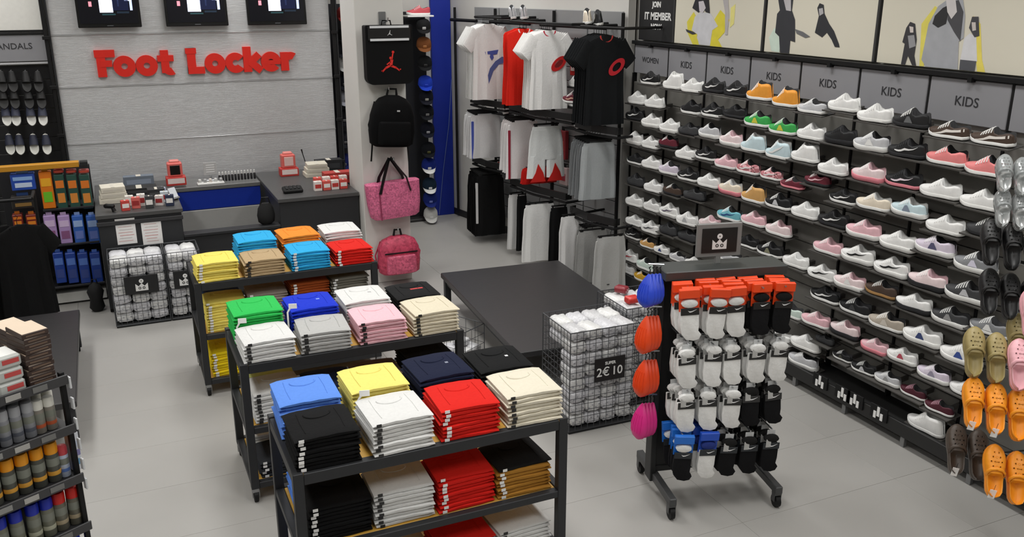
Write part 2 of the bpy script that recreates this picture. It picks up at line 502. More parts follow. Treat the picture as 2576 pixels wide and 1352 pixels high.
# white patch of wall on the right, big lower poster edge continues
# ------------------------------------------------------------------ shoe wall carcass
sw = thing('shoe_wall', 'long dark slatted shoe display wall under the KIDS boards', 'display', (4.9, 5.3, 0))
for i in range(9):
    y0, y1 = Ys[i + 1] - 5.3, Ys[i] - 5.3
    for k in range(11):
        MB().box((.035, (y0 + y1) / 2, .3 + k * .17), (.03, y1 - y0 - .012, .164), .004).build('slat_board', mat('777570', .5, 0, .18, 9), sw)
    MB().box((.03, y1, 1.12), (.05, .016, 2.1), .002).build('upright', BLACK, sw)
MB().box((-.1, -.1, .145), (.3, 5.3, .03), .004, Matrix.Rotation(R(0), 4, 'Y')).build('plinth_shelf', mat('242424', .5), sw)
MB().box((-.245, -.1, .13), (.02, 5.3, .1), .003).build('plinth_lip', mat('1d1d1d', .45), sw)
for px, py in ((2000, 965), (2125, 1030), (2272, 1112), (1905, 910), (1820, 862), (2440, 1200)):
    p = onX(px, py, 4.68)
    MB().box((-.22, p.y - 5.3, .065), (.03, .035, .13), .003).build('foot', mat('8b8c8d', .4, .5), sw)
MB().box((-.0, -.1, .06), (.06, 5.3, .12)).build('kick_board', mat('1a1a1a', .6), sw)
# small white emblem tags on the plinth
for n, (px, py) in enumerate(((2063, 945), (2121, 966), (2151, 993), (2212, 1015))):
    p = onX(px, py, 4.63)
    t = thing('shelf_tag', 'small black tag with white crown emblem on the plinth under the shoes', 'sign', (4.64, p.y, .17), group='emblem tags on the shoe plinth')
    MB().box((0, 0, 0), (.012, .15, .1), .002).build('card', BLACK, t)
    for k, dz in enumerate((-.01, .02, -.01)):
        MB().box((-.008, .03 - k * .03, -.012 + dz), (.004, .022, .05 + .02 * (k == 1))).build('emblem', WHITE, t)
# ================================================================== SHOES
ST_ = [0, .03, .1, .2, .3, .385, .43, .5, .58, .68, .78, .87, .94, .985, 1.0]
WI_ = [.010, .022, .032, .035, .0355, .037, .039, .0425, .046, .0475, .046, .039, .027, .013, .003]
HL_ = [.058, .068, .071, .060, .053, .062, .096, .086, .070, .051, .038, .030, .022, .013, .005]
HH_ = [.098, .110, .113, .108, .104, .110, .130, .112, .086, .058, .041, .031, .023, .013, .005]
def interp(xs, ys, t):
    for i in range(len(xs) - 1):
        if t <= xs[i + 1]:
            k = (t - xs[i]) / (xs[i + 1] - xs[i]); return ys[i] * (1 - k) + ys[i + 1] * k
    return ys[-1]
SL = .3
def shoe_pt(s, i, H, off=0, sole=.028):
    w = interp(ST_, WI_, s) + off; h = interp(ST_, H, s) + off
    return w, h
def make_upper(H, sole):
    rings = []; N = 13
    mb = MB()
    for s, w, h in zip(ST_, WI_, H):
        r = []
        spring = sole + max(0, s - .8) * .05
        for i in range(N):
            if s < .4:
                k = min(i, N - 1 - i); sg = 1 if i <= 6 else -1
                if k <= 4: y, z = w * (1 - .16 * (k / 4) ** 2), h * k / 4
                elif k == 5: y, z = w * .62, h * .9
                else: y, z = 0, .012
                if k == 6: sg = 0
                r.append((s * SL, sg * y, spring + z))
            else:
                a = PI * i / (N - 1)
                c, q = math.cos(a), math.sin(a)
                r.append((s * SL, w * math.copysign(abs(c) ** .8, c), spring + h * q ** .9))
        rings.append(r)
    n = N
    vs = [p for r in rings for p in r]
    for k in range(len(rings) - 1):
        for j in range(n - 1):
            mi = 1 if (ST_[k + 1] < .44 and 4 <= j <= 7) else 0
            f = (k * n + j, k * n + j + 1, (k + 1) * n + j + 1, (k + 1) * n + j)
            mb.f.append(list(f)); mb.m.append(mi)
    mb.v = [Vector(p) for p in vs]
    mb.f.append(list(range(n))); mb.m.append(0)
    return mb
def make_sole(t, chunk=0):
    mb = MB(); top = []; bot = []
    rings = []
    pts = [(s, w) for s, w in zip(ST_, WI_)]
    out = [(s * SL, w + .003 + chunk) for s, w in pts] + [(s * SL, -w - .003 - chunk) for s, w in reversed(pts)]
    n = len(out)
    def zb(x): s = x / SL; return max(0, s - .72) ** 2 * .18 + max(0, .08 - s) * .08
    for lev, inset in ((0, .006), (.25, 0), (.85, 0), (1, .002)):
        rings.append([(x, y - math.copysign(inset, y), zb(x) * (1 - lev * .45) + t * lev + (max(0, x / SL - .8) * .05 if lev > .5 else 0) + chunk * (.6 if x < .1 else 0) * lev) for x, y in out])
    mb.loft(rings)
    return mb
def make_laces(H, sole, rows=5):
    mb = MB()
    for k in range(rows):
        s = .46 + k * .055
        w, h = interp(ST_, WI_, s), interp(ST_, H, s)
        pts = []
        for a in (38, 65, 90, 115, 142):
            c, q = math.cos(R(a)), math.sin(R(a))
            pts.append((s * SL + (.004 if a > 90 else -.004), (w + .002) * math.copysign(abs(c) ** .8, c), sole + (h + .003) * q ** .9))
        mb.tube(pts, .0032, 5)
    return mb
def side_strip(H, sole, curve, both=True):
    mb = MB()
    for sg in ((1, -1) if both else (1,)):
        vs = []
        for s, v0, v1 in curve:
            for v in (v0, v1):
                w, h = interp(ST_, WI_, s), interp(ST_, H, s)
                if s < .4: y = w * (1 - .16 * v * v)
                else:
                    q = min(1, v) ** (1 / .9); y = w * max(0, 1 - q * q) ** .4
                vs.append((s * SL, sg * (y + .0022), sole + h * v))
        k = len(curve)
        mb.add(vs, [(2 * i, 2 * i + 1, 2 * i + 3, 2 * i + 2) for i in range(k - 1)])
    return mb
SWOOSH = [(.14, .80, .82), (.25, .60, .70), (.36, .42, .58), (.46, .26, .42), (.54, .18, .34), (.60, .17, .34), (.65, .22, .40), (.70, .34, .46), (.72, .42, .44)]
STRIPE = [(.06, .55, .85), (.2, .5, .78), (.34, .4, .7), (.46, .22, .46), (.58, .1, .3), (.7, .04, .2), (.8, .02, .12)]
BANDS = [(.36, .05, .12), (.44, .05, .5), (.5, .05, .52), (.56, .05, .12)]
sole_w, gum = mat('efefec', .5), mat('a9814f', .55)
SH = {}
for nm, H, st, ch in (('low', HL_, .025, 0), ('chunky', HL_, .034, .004), ('high', HH_, .026, 0), ('flat', [h * .85 for h in HL_], .022, 0)):
    SH[nm] = dict(upper=make_upper(H, st).mesh('upper', [WHITE, DARK], 'all'), sole=make_sole(st, ch).mesh('sole', sole_w, True), laces=make_laces(H, st).mesh('laces', WHITE, True), swoosh=side_strip(H, st, SWOOSH, False).mesh('swoosh', BLACK), stripe=side_strip(H, st, STRIPE, False).mesh('stripe', WHITE), bands=side_strip(H, st, BANDS, False).mesh('bands', BLACK))
tray_me = MB().box((0, 0, -.006), (.33, .125, .008), .002).box((0, .064, -.004), (.33, .004, .012), .001).box((0, -.115, -.02), (.03, .13, .03)).mesh('shelf_tray', mat('504e4b', .35, 0, .05, 10))
# (px, py of the sole middle, description, kind, upper, sole, laces, accent, extra)
PAL = {'white': 'f2f2f0', 'black': '17181a', 'grey': '8b8d90', 'pale grey': 'c9cacd', 'orange': 'f2a23a', 'pink': 'efc0c8', 'salmon': 'f08d8d', 'pale blue': 'cfe4ea', 'green': '3fae55', 'lavender': 'ddd3e2', 'dark red': '6a2030', 'brown': '4a3a30', 'beige': 'b8aea0', 'cream': 'efe3cf', 'dark grey': '3f4042', 'turquoise': '79c0cf', 'tan': 'd9a866', 'navy': '243258', 'rose floral': 'c07a80', 'pale pink': 'f0dcdd', 'mint': 'd5e5dc', 'yellow': 'd9a832', 'burgundy': '4d1526'}
SHOES = []
def rowz(ox, oy, sc, items):
    for it in items: SHOES.append((ox + it[0] / sc, oy + it[1] / sc) + tuple(it[2:]))
# fields: x, y, colour, kind, accent (swoosh/stripe/bands or ''), accent colour, sole colour
rowz(1570, 160, 4.506, [
 (300, 232, 'black', 'low', 'swoosh', 'f2f2f0', 'w'), (580, 285, 'white', 'high', '', '', 'w'), (815, 325, 'white', 'low', '', '', 'w'), (1050, 325, 'black', 'low', 'swoosh', 'f2f2f0', 'b'), (1300, 365, 'black', 'low', 'swoosh', 'f2f2f0', 'b'),
 (1530, 405, 'orange', 'high', '', '', 'w'), (1820, 480, 'orange', 'high', '', '', 'w'), (2080, 545, 'pale grey', 'flat', '', '', 'w'),
 (155, 452, 'white', 'low', '', '', 'w'), (355, 492, 'white', 'low', '', '', 'w'), (760, 565, 'black', 'low', '', '', 'w'), (1040, 605, 'black', 'low', 'swoosh', 'f2f2f0', 'w'), (1290, 612, 'black', 'flat', '', '', 'b'),
 (1560, 712, 'green', 'low', 'bands', 'd8d24a', 'w'), (1800, 790, 'green', 'low', 'bands', 'd8d24a', 'w'), (2080, 845, 'white', 'low', '', '', 'w'),
 (140, 632, 'black', 'low', 'swoosh', 'f2f2f0', 'b'), (330, 715, 'white', 'chunky', '', '', 'w'), (535, 778, 'white', 'chunky', '', '', 'w'), (770, 805, 'dark grey', 'flat', '', '', 'b'), (1010, 845, 'pale grey', 'chunky', '', '', 'w'), (1240, 935, 'pale pink', 'chunky', '', '', 'w'),
 (1530, 1005, 'pale blue', 'high', '', '', 'w'), (1790, 1080, 'pale blue', 'high', 'swoosh', 'f2f2f0', 'w'), (2080, 1110, 'white', 'high', '', '', 'w'), (2240, 1215, 'white', 'low', '', '', 'w'),
 (150, 918, 'white', 'chunky', '', '', 'w'), (335, 962, 'white', 'low', '', '', 'w'), (560, 960, 'dark red', 'low', '', '', 'b'), (730, 1078, 'white', 'low', '', '', 'w'), (1010, 1105, 'black', 'low', 'swoosh', 'f2f2f0', 'w'),
 (1240, 1200, 'pink', 'low', '', '', 'w'), (1510, 1268, 'rose floral', 'low', 'swoosh', 'f2f2f0', 'w'), (1780, 1338, 'rose floral', 'low', 'swoosh', 'f2f2f0', 'w'), (2090, 1345, 'dark red', 'low', 'swoosh', 'efc0c8', 'b'),
 (150, 1135, 'black', 'flat', '', '', 'w')])
rowz(1570, 400, 4.225, [
 (325, 98, 'white', 'low', '', '', 'w'), (485, 152, 'lavender', 'low', '', '', 'w'), (660, 212, 'black', 'low', 'swoosh', 'f2f2f0', 'w'), (930, 298, 'white', 'low', '', '', 'w'), (1140, 372, 'cream', 'chunky', '', '', 'p'), (1400, 458, 'tan', 'high', '', '', 'w'), (1660, 522, 'black', 'low', 'bands', 'cfd0d2', 'w'), (1950, 625, 'white', 'low', '', '', 'w'),
 (1900, 335, 'dark red', 'flat', '', '', 'p'),
 (130, 275, 'dark grey', 'low', '', '', 'b'), (325, 342, 'white', 'low', '', '', 'w'), (520, 375, 'brown', 'flat', '', '', 'b'), (760, 420, 'dark grey', 'flat', '', '', 'b'),
 (128, 492, 'white', 'low', '', '', 'w'), (315, 552, 'white', 'low', '', '', 'w'), (475, 602, 'white', 'chunky', 'swoosh', '6a6276', 'w'), (665, 685, 'white', 'low', 'bands', 'b9bbbd', 'w'), (915, 735, 'pale pink', 'low', '', '', 'w'), (1140, 645, 'turquoise', 'low', 'swoosh', '2d4f8a', 'w'), (1385, 700, 'pink', 'low', '', '', 'w'), (1620, 795, 'pale pink', 'low', '', '', 'w'),
 (140, 705, 'white', 'flat', '', '', 'w'), (290, 775, 'white', 'low', 'swoosh', '55565a', 'w'), (470, 790, 'dark grey', 'low', '', '', 'b'), (660, 850, 'dark grey', 'flat', '', '', 'b'),
 (160, 868, 'black', 'low', 'swoosh', 'f2f2f0', 'w'), (325, 968, 'tan', 'low', '', '', 'w'), (460, 1020, 'white', 'flat', 'bands', '3a4a7a', 'w'), (540, 1065, 'pale grey', 'flat', '', '', 'w'), (665, 1115, 'white', 'low', 'swoosh', '24304e', 'w'), (1130, 1090, 'pale grey', 'flat', '', '', 'w'),
 (1400, 962, 'black', 'flat', '', '', 'w'), (1640, 1052, 'black', 'low', 'bands', '8a8a72', 'w'), (1890, 1165, 'white', 'low', '', '', 'w'),
 (95, 1090, 'white', 'low', 'swoosh', 'c03040', 'w'), (200, 1150, 'mint', 'low', '', '', 'w'), (80, 1262, 'white', 'low', '', '', 'w'), (170, 1320, 'yellow', 'low', '', '', 'w')])
rowz(2040, 200, 3.756, [
 (300, 292, 'white', 'low', '', '', 'w'), (595, 392, 'white', 'low', '', '', 'w'), (970, 448, 'black', 'low', 'bands', '6c6e70', 'b'), (1290, 545, 'brown', 'flat', 'stripe', 'efe9e2', 'w'), (1640, 600, 'brown', 'flat', 'stripe', 'efe9e2', 'w'),
 (290, 605, 'black', 'chunky', '', '', 'b'), (570, 662, 'pale grey', 'chunky', 'bands', 'f2f2f0', 'w'), (930, 730, 'black', 'low', 'swoosh', 'f2f2f0', 'b'), (1240, 790, 'salmon', 'low', '', '', 'w'), (1590, 882, 'salmon', 'low', '', '', 'w'),
 (545, 955, 'pale pink', 'chunky', '', '', 'p'), (940, 1025, 'black', 'low', 'swoosh', 'f2e4ec', 'p'), (1205, 1100, 'white', 'low', '', '', 'w'), (1560, 1200, 'white', 'low', '', '', 'w'),
 (200, 1135, 'black', 'low', 'swoosh', 'f2f2f0', 'w'), (510, 1195, 'cream', 'low', '', '', 'w'), (840, 1262, 'pale blue', 'chunky', 'bands', '8793a5', 'w')])
rowz(2000, 500, 3.755, [
 (360, 250, 'black', 'low', 'swoosh', 'f2f2f0', 'b'), (650, 358, 'pink', 'chunky', '', '', 'w'), (930, 460, 'white', 'chunky', '', '', 'w'), (1330, 292, 'white', 'low', '', '', 'w'), (1660, 310, 'dark grey', 'low', 'bands', '55565a', 'b'),
 (325, 515, 'pink', 'low', '', '', 'w'), (635, 605, 'white', 'chunky', 'swoosh', '17181a', 'w'), (915, 715, 'white', 'chunky', 'swoosh', '17181a', 'w'), (1310, 510, 'lavender', 'chunky', 'bands', '5a5878', 'w'), (1610, 655, 'grey', 'chunky', 'bands', 'e2dff0', 'w'),
 (300, 768, 'white', 'low', 'swoosh', '17181a', 'w'), (615, 875, 'pale pink', 'chunky', 'bands', 'f2f2f0', 'w'), (910, 945, 'brown', 'low', '', '', 'g'), (1240, 832, 'pale pink', 'chunky', '', '', 'b'), (1560, 930, 'dark grey', 'chunky', 'bands', 'c9cacd', 'w'),
 (345, 985, 'black', 'low', 'swoosh', 'f2f2f0', 'w'), (600, 1092, 'black', 'low', 'bands', '3f4042', 'w'), (870, 1215, 'beige', 'low', 'bands', 'd8d0c4', 'w'), (1215, 1085, 'white', 'chunky', '', '', 'b'), (1460, 1180, 'dark grey', 'chunky', 'bands', '9a9a9a', 'w'), (1690, 1215, 'grey', 'low', 'bands', 'f2f2f0', 'w')])
rowz(1960, 740, 3.558, [
 (190, 235, 'mint', 'low', '', '', 'w'), (425, 315, 'pink', 'low', '', '', 'w'), (645, 395, 'pale pink', 'chunky', '', '', 'b'),
 (25, 440, 'white', 'low', '', '', 'w'), (230, 475, 'white', 'low', '', '', 'w'), (1270, 425, 'white', 'chunky', 'bands', '3a4878', 'w'), (1520, 560, 'white', 'chunky', 'bands', '3d56a0', 'w'),
 (500, 480, 'dark grey', 'flat', '', '', 'b'), (600, 605, 'black', 'low', 'bands', '4a4a40', 'w'), (750, 690, 'black', 'low', 'bands', 'c9cacd', 'w'), (960, 565, 'pink', 'chunky', '', '', 'p'), (1190, 640, 'white', 'chunky', 'bands', 'c05060', 'w'), (1330, 740, 'lavender', 'chunky', 'bands', '9a94a8', 'w'),
 (200, 685, 'pale grey', 'chunky', '', '', 'w'), (965, 795, 'pale grey', 'chunky', 'bands', 'a0a0a0', 'w'), (1550, 845, 'white', 'low', 'bands', '6a6090', 'w'), (1165, 895, 'burgundy', 'low', '', '', 'w'), (1310, 990, 'burgundy', 'low', '', '', 'w'), (1300, 1245, 'white', 'high', '', '', 'w')])
solem = {'w': sole_w, 'b': mat('26272a', .5), 'p': mat('e58a96', .5), 'g': gum}
XS = 4.735
recs = []
for (px, py, c, kind, acc, ac, so) in SHOES:
    p = onX(px, py, XS)
    m = max(0, min(9, int((Ys[0] - p.y) / .606)))
    recs.append([m, p.z, p.y, px, py, c, kind, acc, ac, so])
# neighbours on one shelf stand clear of each other; where the photo packs them tighter they are smaller (kids' sizes)
for r in recs:
    r[1] = max(r[1], .166); r.append(1.0); r.append(r[2])
for it in range(60):
    for i in range(len(recs)):
        for j in range(i + 1, len(recs)):
            a, b = recs[i], recs[j]
            if abs(a[1] - b[1]) > .108: continue
            need = .151 * (a[10] + b[10]); d = b[2] - a[2]
            if abs(d) >= need: continue
            s = (need - abs(d)) * .25 * (1 if d >= 0 else -1)
            for q, v in ((a, -s), (b, s)): q[2] = min(q[11] + .11, max(q[11] - .11, q[2] + v))
for it in range(30):
    for i in range(len(recs)):
        for j in range(i + 1, len(recs)):
            a, b = recs[i], recs[j]
            if abs(a[1] - b[1]) > .108: continue
            if abs(b[2] - a[2]) < .15 * (a[10] + b[10]):
                if a[10] >= b[10]: a[10] = max(.64, a[10] * .985)
                if b[10] >= a[10]: b[10] = max(.64, b[10] * .985)
rows = {}
for m in set(r[0] for r in recs):
    rs = sorted([r for r in recs if r[0] == m], key=lambda r: -r[1])
    k = -1; last = 9
    for r in rs:
        if last - r[1] > .075 or k < 0: k += 1; last = r[1]
        r.append(k)
KN = {'low': 'low sneaker', 'chunky': 'chunky running shoe', 'high': 'high-top sneaker', 'flat': 'flat casual shoe'}
ON = ['top', 'second', 'third', 'fourth', 'fifth', 'sixth', 'seventh', 'eighth', 'ninth', 'tenth', 'eleventh', 'twelfth', 'thirteenth', 'fourteenth', 'fifteenth']
LL = {}
for (m, z, y, px, py, c, kind, acc, ac, so, sc_, y_, k) in recs:
    if c in ('black', 'dark grey', 'burgundy') and acc == 'swoosh': d = c + ' ' + KN[kind] + ' with white swoosh'
    elif acc == 'swoosh': d = c + ' ' + KN[kind] + ' with swoosh'
    elif acc == 'stripe': d = c + ' ' + KN[kind] + ' with white stripe'
    else: d = c + ' ' + KN[kind]
    lab = '%s, %s row down, under %s header board from clothes' % (d, ON[min(k, 14)], ordn[m])
    t = thing('sneaker', lab, 'shoe', (XS, y - SL * .5 * sc_, z + .004), (R(-9), 0, R(90 + random.uniform(-3, 3))), 'sneakers on the shoe wall')
    t.scale = (sc_, sc_, sc_)
    S = SH[kind]
    um = mat(PAL[c], .6, 0, .1, 40, .1, kind='floral' if 'floral' in c else '')
    lining = mat('d8d8d6' if c in ('white', 'cream', 'pale blue') else ('cfaab0' if 'pink' in c else '2a2a2c'), .8)
    place(S['upper'], 'upper', t, m=[um, lining])
    place(S['sole'], 'sole', t, m=solem[so])
    lc = '17181a' if c in ('black', 'dark grey') and acc != 'bands' else 'f0f0ee'
    if c == 'burgundy': lc = 'd0a0b0'
    place(S['laces'], 'laces', t, m=mat(lc, .7))
    if acc: place(S[acc], {'swoosh': 'swoosh_mark', 'stripe': 'side_stripe', 'bands': 'side_bands'}[acc], t, m=mat(ac, .5))
    tr = place(tray_me, 'shelf_tray', sw, (XS - 4.9 + .01, y - 5.3, z + .002), (0, R(9), R(90)))
    tr.rotation_euler = (R(-9), 0, R(90)); tr.scale = (sc_ * .93, 1, 1)
# ================================================================== SHIRT TABLES
def folded_mesh(seed, arch=.006):
    rnd = random.Random(seed)
    mb = MB(); w, d, t = .305, .3, .021
    rings = []; nx = 9
    for i in range(nx):
        u = -1 + 2 * i / (nx - 1)
        x = u * w / 2 * (1 if abs(u) < .99 else .985)
        e = 1 if abs(u) < .99 else .55
        sag = -arch * u * u + rnd.uniform(-.0012, .0012)
        prof = []
        fr = .006 * rnd.uniform(.2, 1)
        pts = [(-1, .5), (-1, .25), (-.96, 0), (0, 0), (.96, 0), (1, .25), (1, .75), (.96, 1), (.5, 1.03), (0, 1.06), (-.5, 1.03), (-.95, 1), (-1.005, .8)]
        for a, b in pts:
            y = a * d / 2 + (fr - .003 if a < -.9 else 0)
            z = t * (.5 + (b - .5) * e) + (sag if b > .3 else min(0, sag * .2))
            prof.append((x, y, z))
        rings.append(prof)
    mb.loft(rings)
    return mb
FOLD = [folded_mesh(s).mesh('folded_body', WHITE, True) for s in range(5)]
cmb = MB()
cmb.tube([(.062 * math.cos(R(a)), .075 + .045 * math.sin(R(a)), .0215) for a in range(175, 366, 19)], .0045, 6)
COLLAR = cmb.mesh('collar', WHITE, True)
crm = MB()
for x in (-.09, .09):
    crm.tube([(x, -.1, .0208), (x * 1.04, 0, .0215), (x, .11, .0208)], .0013, 5)
CREASE = crm.mesh('sleeve_crease', WHITE, True)
STICK = MB().box((-.12, -.152, .0105), (.024, .002, .015)).mesh('size_sticker', WHITE)
CHEST = MB().box((.05, .0, .0222), (.022, .018, .0012)).mesh('chest_mark', WHITE)
def stack(cx, cy, z, n, c, place_txt, cname, sticker=True, mark=None, rz=0, rear=False, top_c=None, dsc=1):
    m = cloth(c)
    lab = '%s folded t-shirt, %s' % (cname, place_txt)
    grp = 'stack of %s folded shirts, %s' % (cname, place_txt)
    base = random.uniform(-2, 2) + rz
    for k in range(n):
        me = FOLD[(k * 3 + int(cx * 10)) % 5]
        t = thing('folded_shirt', lab, 't-shirt', (cx + random.uniform(-.006, .006), cy + random.uniform(-.006, .006), z + k * .0215), (0, 0, R(base + random.uniform(-2.2, 2.2))), grp)
        t.scale = (1, dsc, 1)
        mm = cloth(top_c) if (top_c and k == n - 1) else m
        place(me, 'folded_body', t, m=mm)
        if sticker and k % 1 == 0:
            place(STICK, 'size_sticker', t, m=mat('2a2a2a', .6) if cname in ('white', 'pink', 'grey', 'cream', 'beige', 'tan') else WHITE)
        if k == n - 1:
            place(COLLAR, 'collar', t, m=mm)
            place(CREASE, 'sleeve_crease', t, m=mm)
            if mark: place(CHEST, 'chest_mark', t, m=mat(mark, .5), loc=(-.17, 0, 0) if mark == 'c03030' else None, scale=(4, 1.2, 1.0) if mark == 'c03030' else None)
wood = mat('c99b3f', .5, 0, .15, 6, kind='wood')
def shirt_table(yf, xc, label):
    t = thing('shirt_table', label, 'table', (xc, yf + .335, 0))
    w, d = 1.39, .67
    P = .048
    for sx in (-1, 1):
        for sy in (-1, 1):
            x, y = sx * (w / 2 - P / 2), sy * (d / 2 - P / 2)
            MB().box((x, y, .5), (P, P, .82), .003).build('leg', STEEL, t)
            c = MB().cyl((x - .013, y, .036), (x + .013, y, .036), .036, n=14).build('caster_wheel', BLACK, t, True)
            MB().box((x, y, .08), (.04, .045, .03), .004).box((x - .02, y, .055), (.004, .03, .05)).box((x + .02, y, .055), (.004, .03, .05)).build('caster_fork', mat('9a9b9c', .4, .6), c)
    for z, nm in ((.875, 'top'), (.475, 'mid'), (.11, 'low')):
        for sy in (-1, 1):
            MB().box((0, sy * (d / 2 - P / 2), z), (w - 2 * P, P - .006, .058 if nm == 'top' else .04), .003).build('crossbar', STEEL, t)
        for sx in (-1, 1):
            MB().box((sx * (w / 2 - P / 2), 0, z), (P - .006, d - 2 * P, .058 if nm == 'top' else .04), .003).build('crossbar', STEEL, t)
        MB().box((0, 0, z + .008), (w - 2 * P, d - 2 * P, .018), .002).build('shelf_board', wood, t)
    if True:
        MB().box((0, 0, .897), (w - .01, d - .01, .012), .003).build('shelf_board', wood, t)
    return t
TN = {1: 'shirt table nearest the counter', 2: 'middle of the three shirt tables', 3: 'shirt table farthest from the counter'}
TY = {1: 6.655, 2: 4.985, 3: 3.63}
TX = {1: 1.12, 2: 1.21, 3: 1.25}
shirt_table(TY[1], TX[1], 'dark steel wheeled table of folded shirts, nearest the service counter')
shirt_table(TY[2], TX[2], 'dark steel wheeled table of folded shirts, middle of the three')
shirt_table(TY[3], TX[3], 'dark steel wheeled table of folded shirts, farthest from the service counter')
ZT, ZM, ZL = .904, .493, .128
def col(t, i, lev='top'): return TX[t] - .52 + i * .3467 if lev == 'top' else TX[t] - .48 + i * .32
def put(t, i, rowi, lev, n, c, cname, **kw):
    y = TY[t] + ((.165 if rowi == 0 else .5) if lev == 'top' else (.192 if rowi == 0 else .477))
    z = {'top': ZT, 'middle': ZM, 'bottom': ZL}[lev]
    tt = {'top': 'on top of ', 'middle': 'middle shelf of ', 'bottom': 'bottom shelf of '}[lev] + TN[t]
    if rowi == 1 and lev == 'top': tt = tt.replace('on top of', 'rear top of')
    stack(col(t, i, lev), y, z, n, c, tt, cname, sticker=(rowi == 0), dsc=1 if lev == 'top' else .92, **kw)
# table 3
put(3, 0, 0, 'top', 8, '0c0c0d', 'black'); put(3, 1, 0, 'top', 8, 'd8d8d6', 'white'); put(3, 2, 0, 'top', 8, 'd32119', 'red'); put(3, 3, 0, 'top', 8, 'dcd5c2', 'cream')
put(3, 0, 1, 'top', 9, '5f8de0', 'sky blue'); put(3, 1, 1, 'top', 9, 'ecdc78', 'pale yellow'); put(3, 2, 1, 'top', 9, '161c34', 'navy', mark='8a90a0'); put(3, 3, 1, 'top', 8, '101112', 'black', mark='f0f0f0')
put(3, 0, 0, 'middle', 9, '0c0c0d', 'black'); put(3, 1, 0, 'middle', 9, 'd8d8d6', 'white'); put(3, 2, 0, 'middle', 9, 'd32119', 'red'); put(3, 3, 0, 'middle', 8, 'a9772e', 'ochre', top_c='151515')
put(3, 0, 1, 'middle', 9, '5f8de0', 'sky blue')
put(3, 2, 0, 'bottom', 8, 'd32119', 'red'); put(3, 3, 0, 'bottom', 8, 'd8d8d6', 'white'); put(3, 1, 0, 'bottom', 6, 'cfcfcf', 'grey'); put(3, 0, 0, 'bottom', 7, '0c0c0d', 'black'); put(3, 0, 1, 'bottom', 8, '5f8de0', 'sky blue')
# table 2
put(2, 0, 0, 'top', 6, 'd8d8d6', 'white'); put(2, 1, 0, 'top', 6, 'b3b3b1', 'grey'); put(2, 2, 0, 'top', 7, 'ecbac3', 'pink'); put(2, 3, 0, 'top', 7, 'd8cfb8', 'beige')
put(2, 0, 1, 'top', 9, '2fb955', 'bright green'); put(2, 1, 1, 'top', 8, '1a35c4', 'royal blue', mark='7fa0ff'); put(2, 2, 1, 'top', 8, 'd8d8d6', 'white', mark='b8b8b8'); put(2, 3, 1, 'top', 7, '151516', 'black', mark='c03030')
put(2, 0, 0, 'middle', 9, 'd8d8d6', 'white'); put(2, 2, 0, 'middle', 8, '7a6a60', 'brown grey'); put(2, 3, 0, 'middle', 12, '121212', 'black')
put(2, 0, 1, 'middle', 9, 'd9e08a', 'lime'); put(2, 1, 0, 'middle', 8, '26304a', 'navy')
put(2, 0, 1, 'bottom', 7, 'd8d8d6', 'white'); put(2, 0, 0, 'bottom', 5, '2d2f33', 'charcoal')
# table 1
put(1, 0, 0, 'top', 7, 'ecd96a', 'yellow'); put(1, 1, 0, 'top', 6, 'b49c78', 'tan'); put(1, 2, 0, 'top', 7, '2fa6dc', 'bright blue'); put(1, 3, 0, 'top', 6, 'd32119', 'red')
put(1, 1, 1, 'top', 9, '2fa6dc', 'bright blue'); put(1, 2, 1, 'top', 9, 'ee8b33', 'orange'); put(1, 3, 1, 'top', 9, 'd8d8d6', 'white')
put(1, 0, 0, 'middle', 11, 'ecd96a', 'yellow'); put(1, 1, 0, 'middle', 12, '9a8f86', 'taupe'); put(1, 2, 0, 'middle', 14, '9c4a1e', 'rust'); put(1, 3, 0, 'middle', 14, '77746a', 'camouflage grey')
put(1, 0, 0, 'bottom', 9, 'e8cc1c', 'yellow'); put(1, 0, 1, 'middle', 9, '22304a', 'navy'); put(1, 0, 1, 'bottom', 8, 'e8cc1c', 'yellow')
# price holders standing on stacks
for (px, py, Y, lab) in ((735, 775, TY[2] + .3, 'white price card on a stalk between blue and grey shirt stacks'), (608, 812, TY[2] + .32, 'small white price holder beside the green shirts'), (915, 995, TY[3] + .32, 'small white price holder behind the front white shirt stack')):
    p = onY(px, py, Y)
    t = thing('price_holder', lab, 'price tag', (p.x, Y, ZT), (0, 0, R(-14)))
    MB().tube([(-.03, 0, 0), (-.03, 0, p.z - ZT - .03), (-.012, 0, p.z - ZT)], .006, 6).build('stalk', WHITE, t)
    MB().box((.004, -.004, p.z - ZT + .012), (.05, .004, .032), .001).build('card', WHITE, t)
# ================================================================== LOW DISPLAY PLATFORM
plat_m = mat('302f30', .4, 0, .12, 5, .05, kind='wood')
t = thing('display_platform', 'low bare dark table between the shirt tables and the clothes wall', 'table', (3.3, 6.72, 0), (0, 0, R(-4)))
w, d, h = 1.24, 2.12, .35
MB().box((0, 0, h - .025), (w, d, .05), .006).build('table_top', plat_m, t)
for sx in (-1, 1):
    for sy in (-1, 1):
        MB().box((sx * (w / 2 - .05), sy * (d / 2 - .05), (h - .05) / 2), (.06, .06, h - .05), .004).build('leg', STEEL, t)
    MB().box((sx * (w / 2 - .05), 0, .27), (.03, d - .16, .05), .003).build('apron', STEEL, t)
# left low dark table
t = thing('display_platform', 'low bare dark table beside the spray can shelf', 'table', (-1.05, 7.15, 0))
MB().box((0, 0, .325), (1.24, 1.95, .05), .006).build('table_top', plat_m, t)
for sx in (-1, 1):
    for sy in (-1, 1):
        MB().box((sx * .57, sy * .9, .17), (.06, .06, .26), .004).build('leg', STEEL, t)
        MB().cyl((sx * .57 - .015, sy * .9, .03), (sx * .57 + .015, sy * .9, .03), .03).build('caster_wheel', BLACK, t, True)

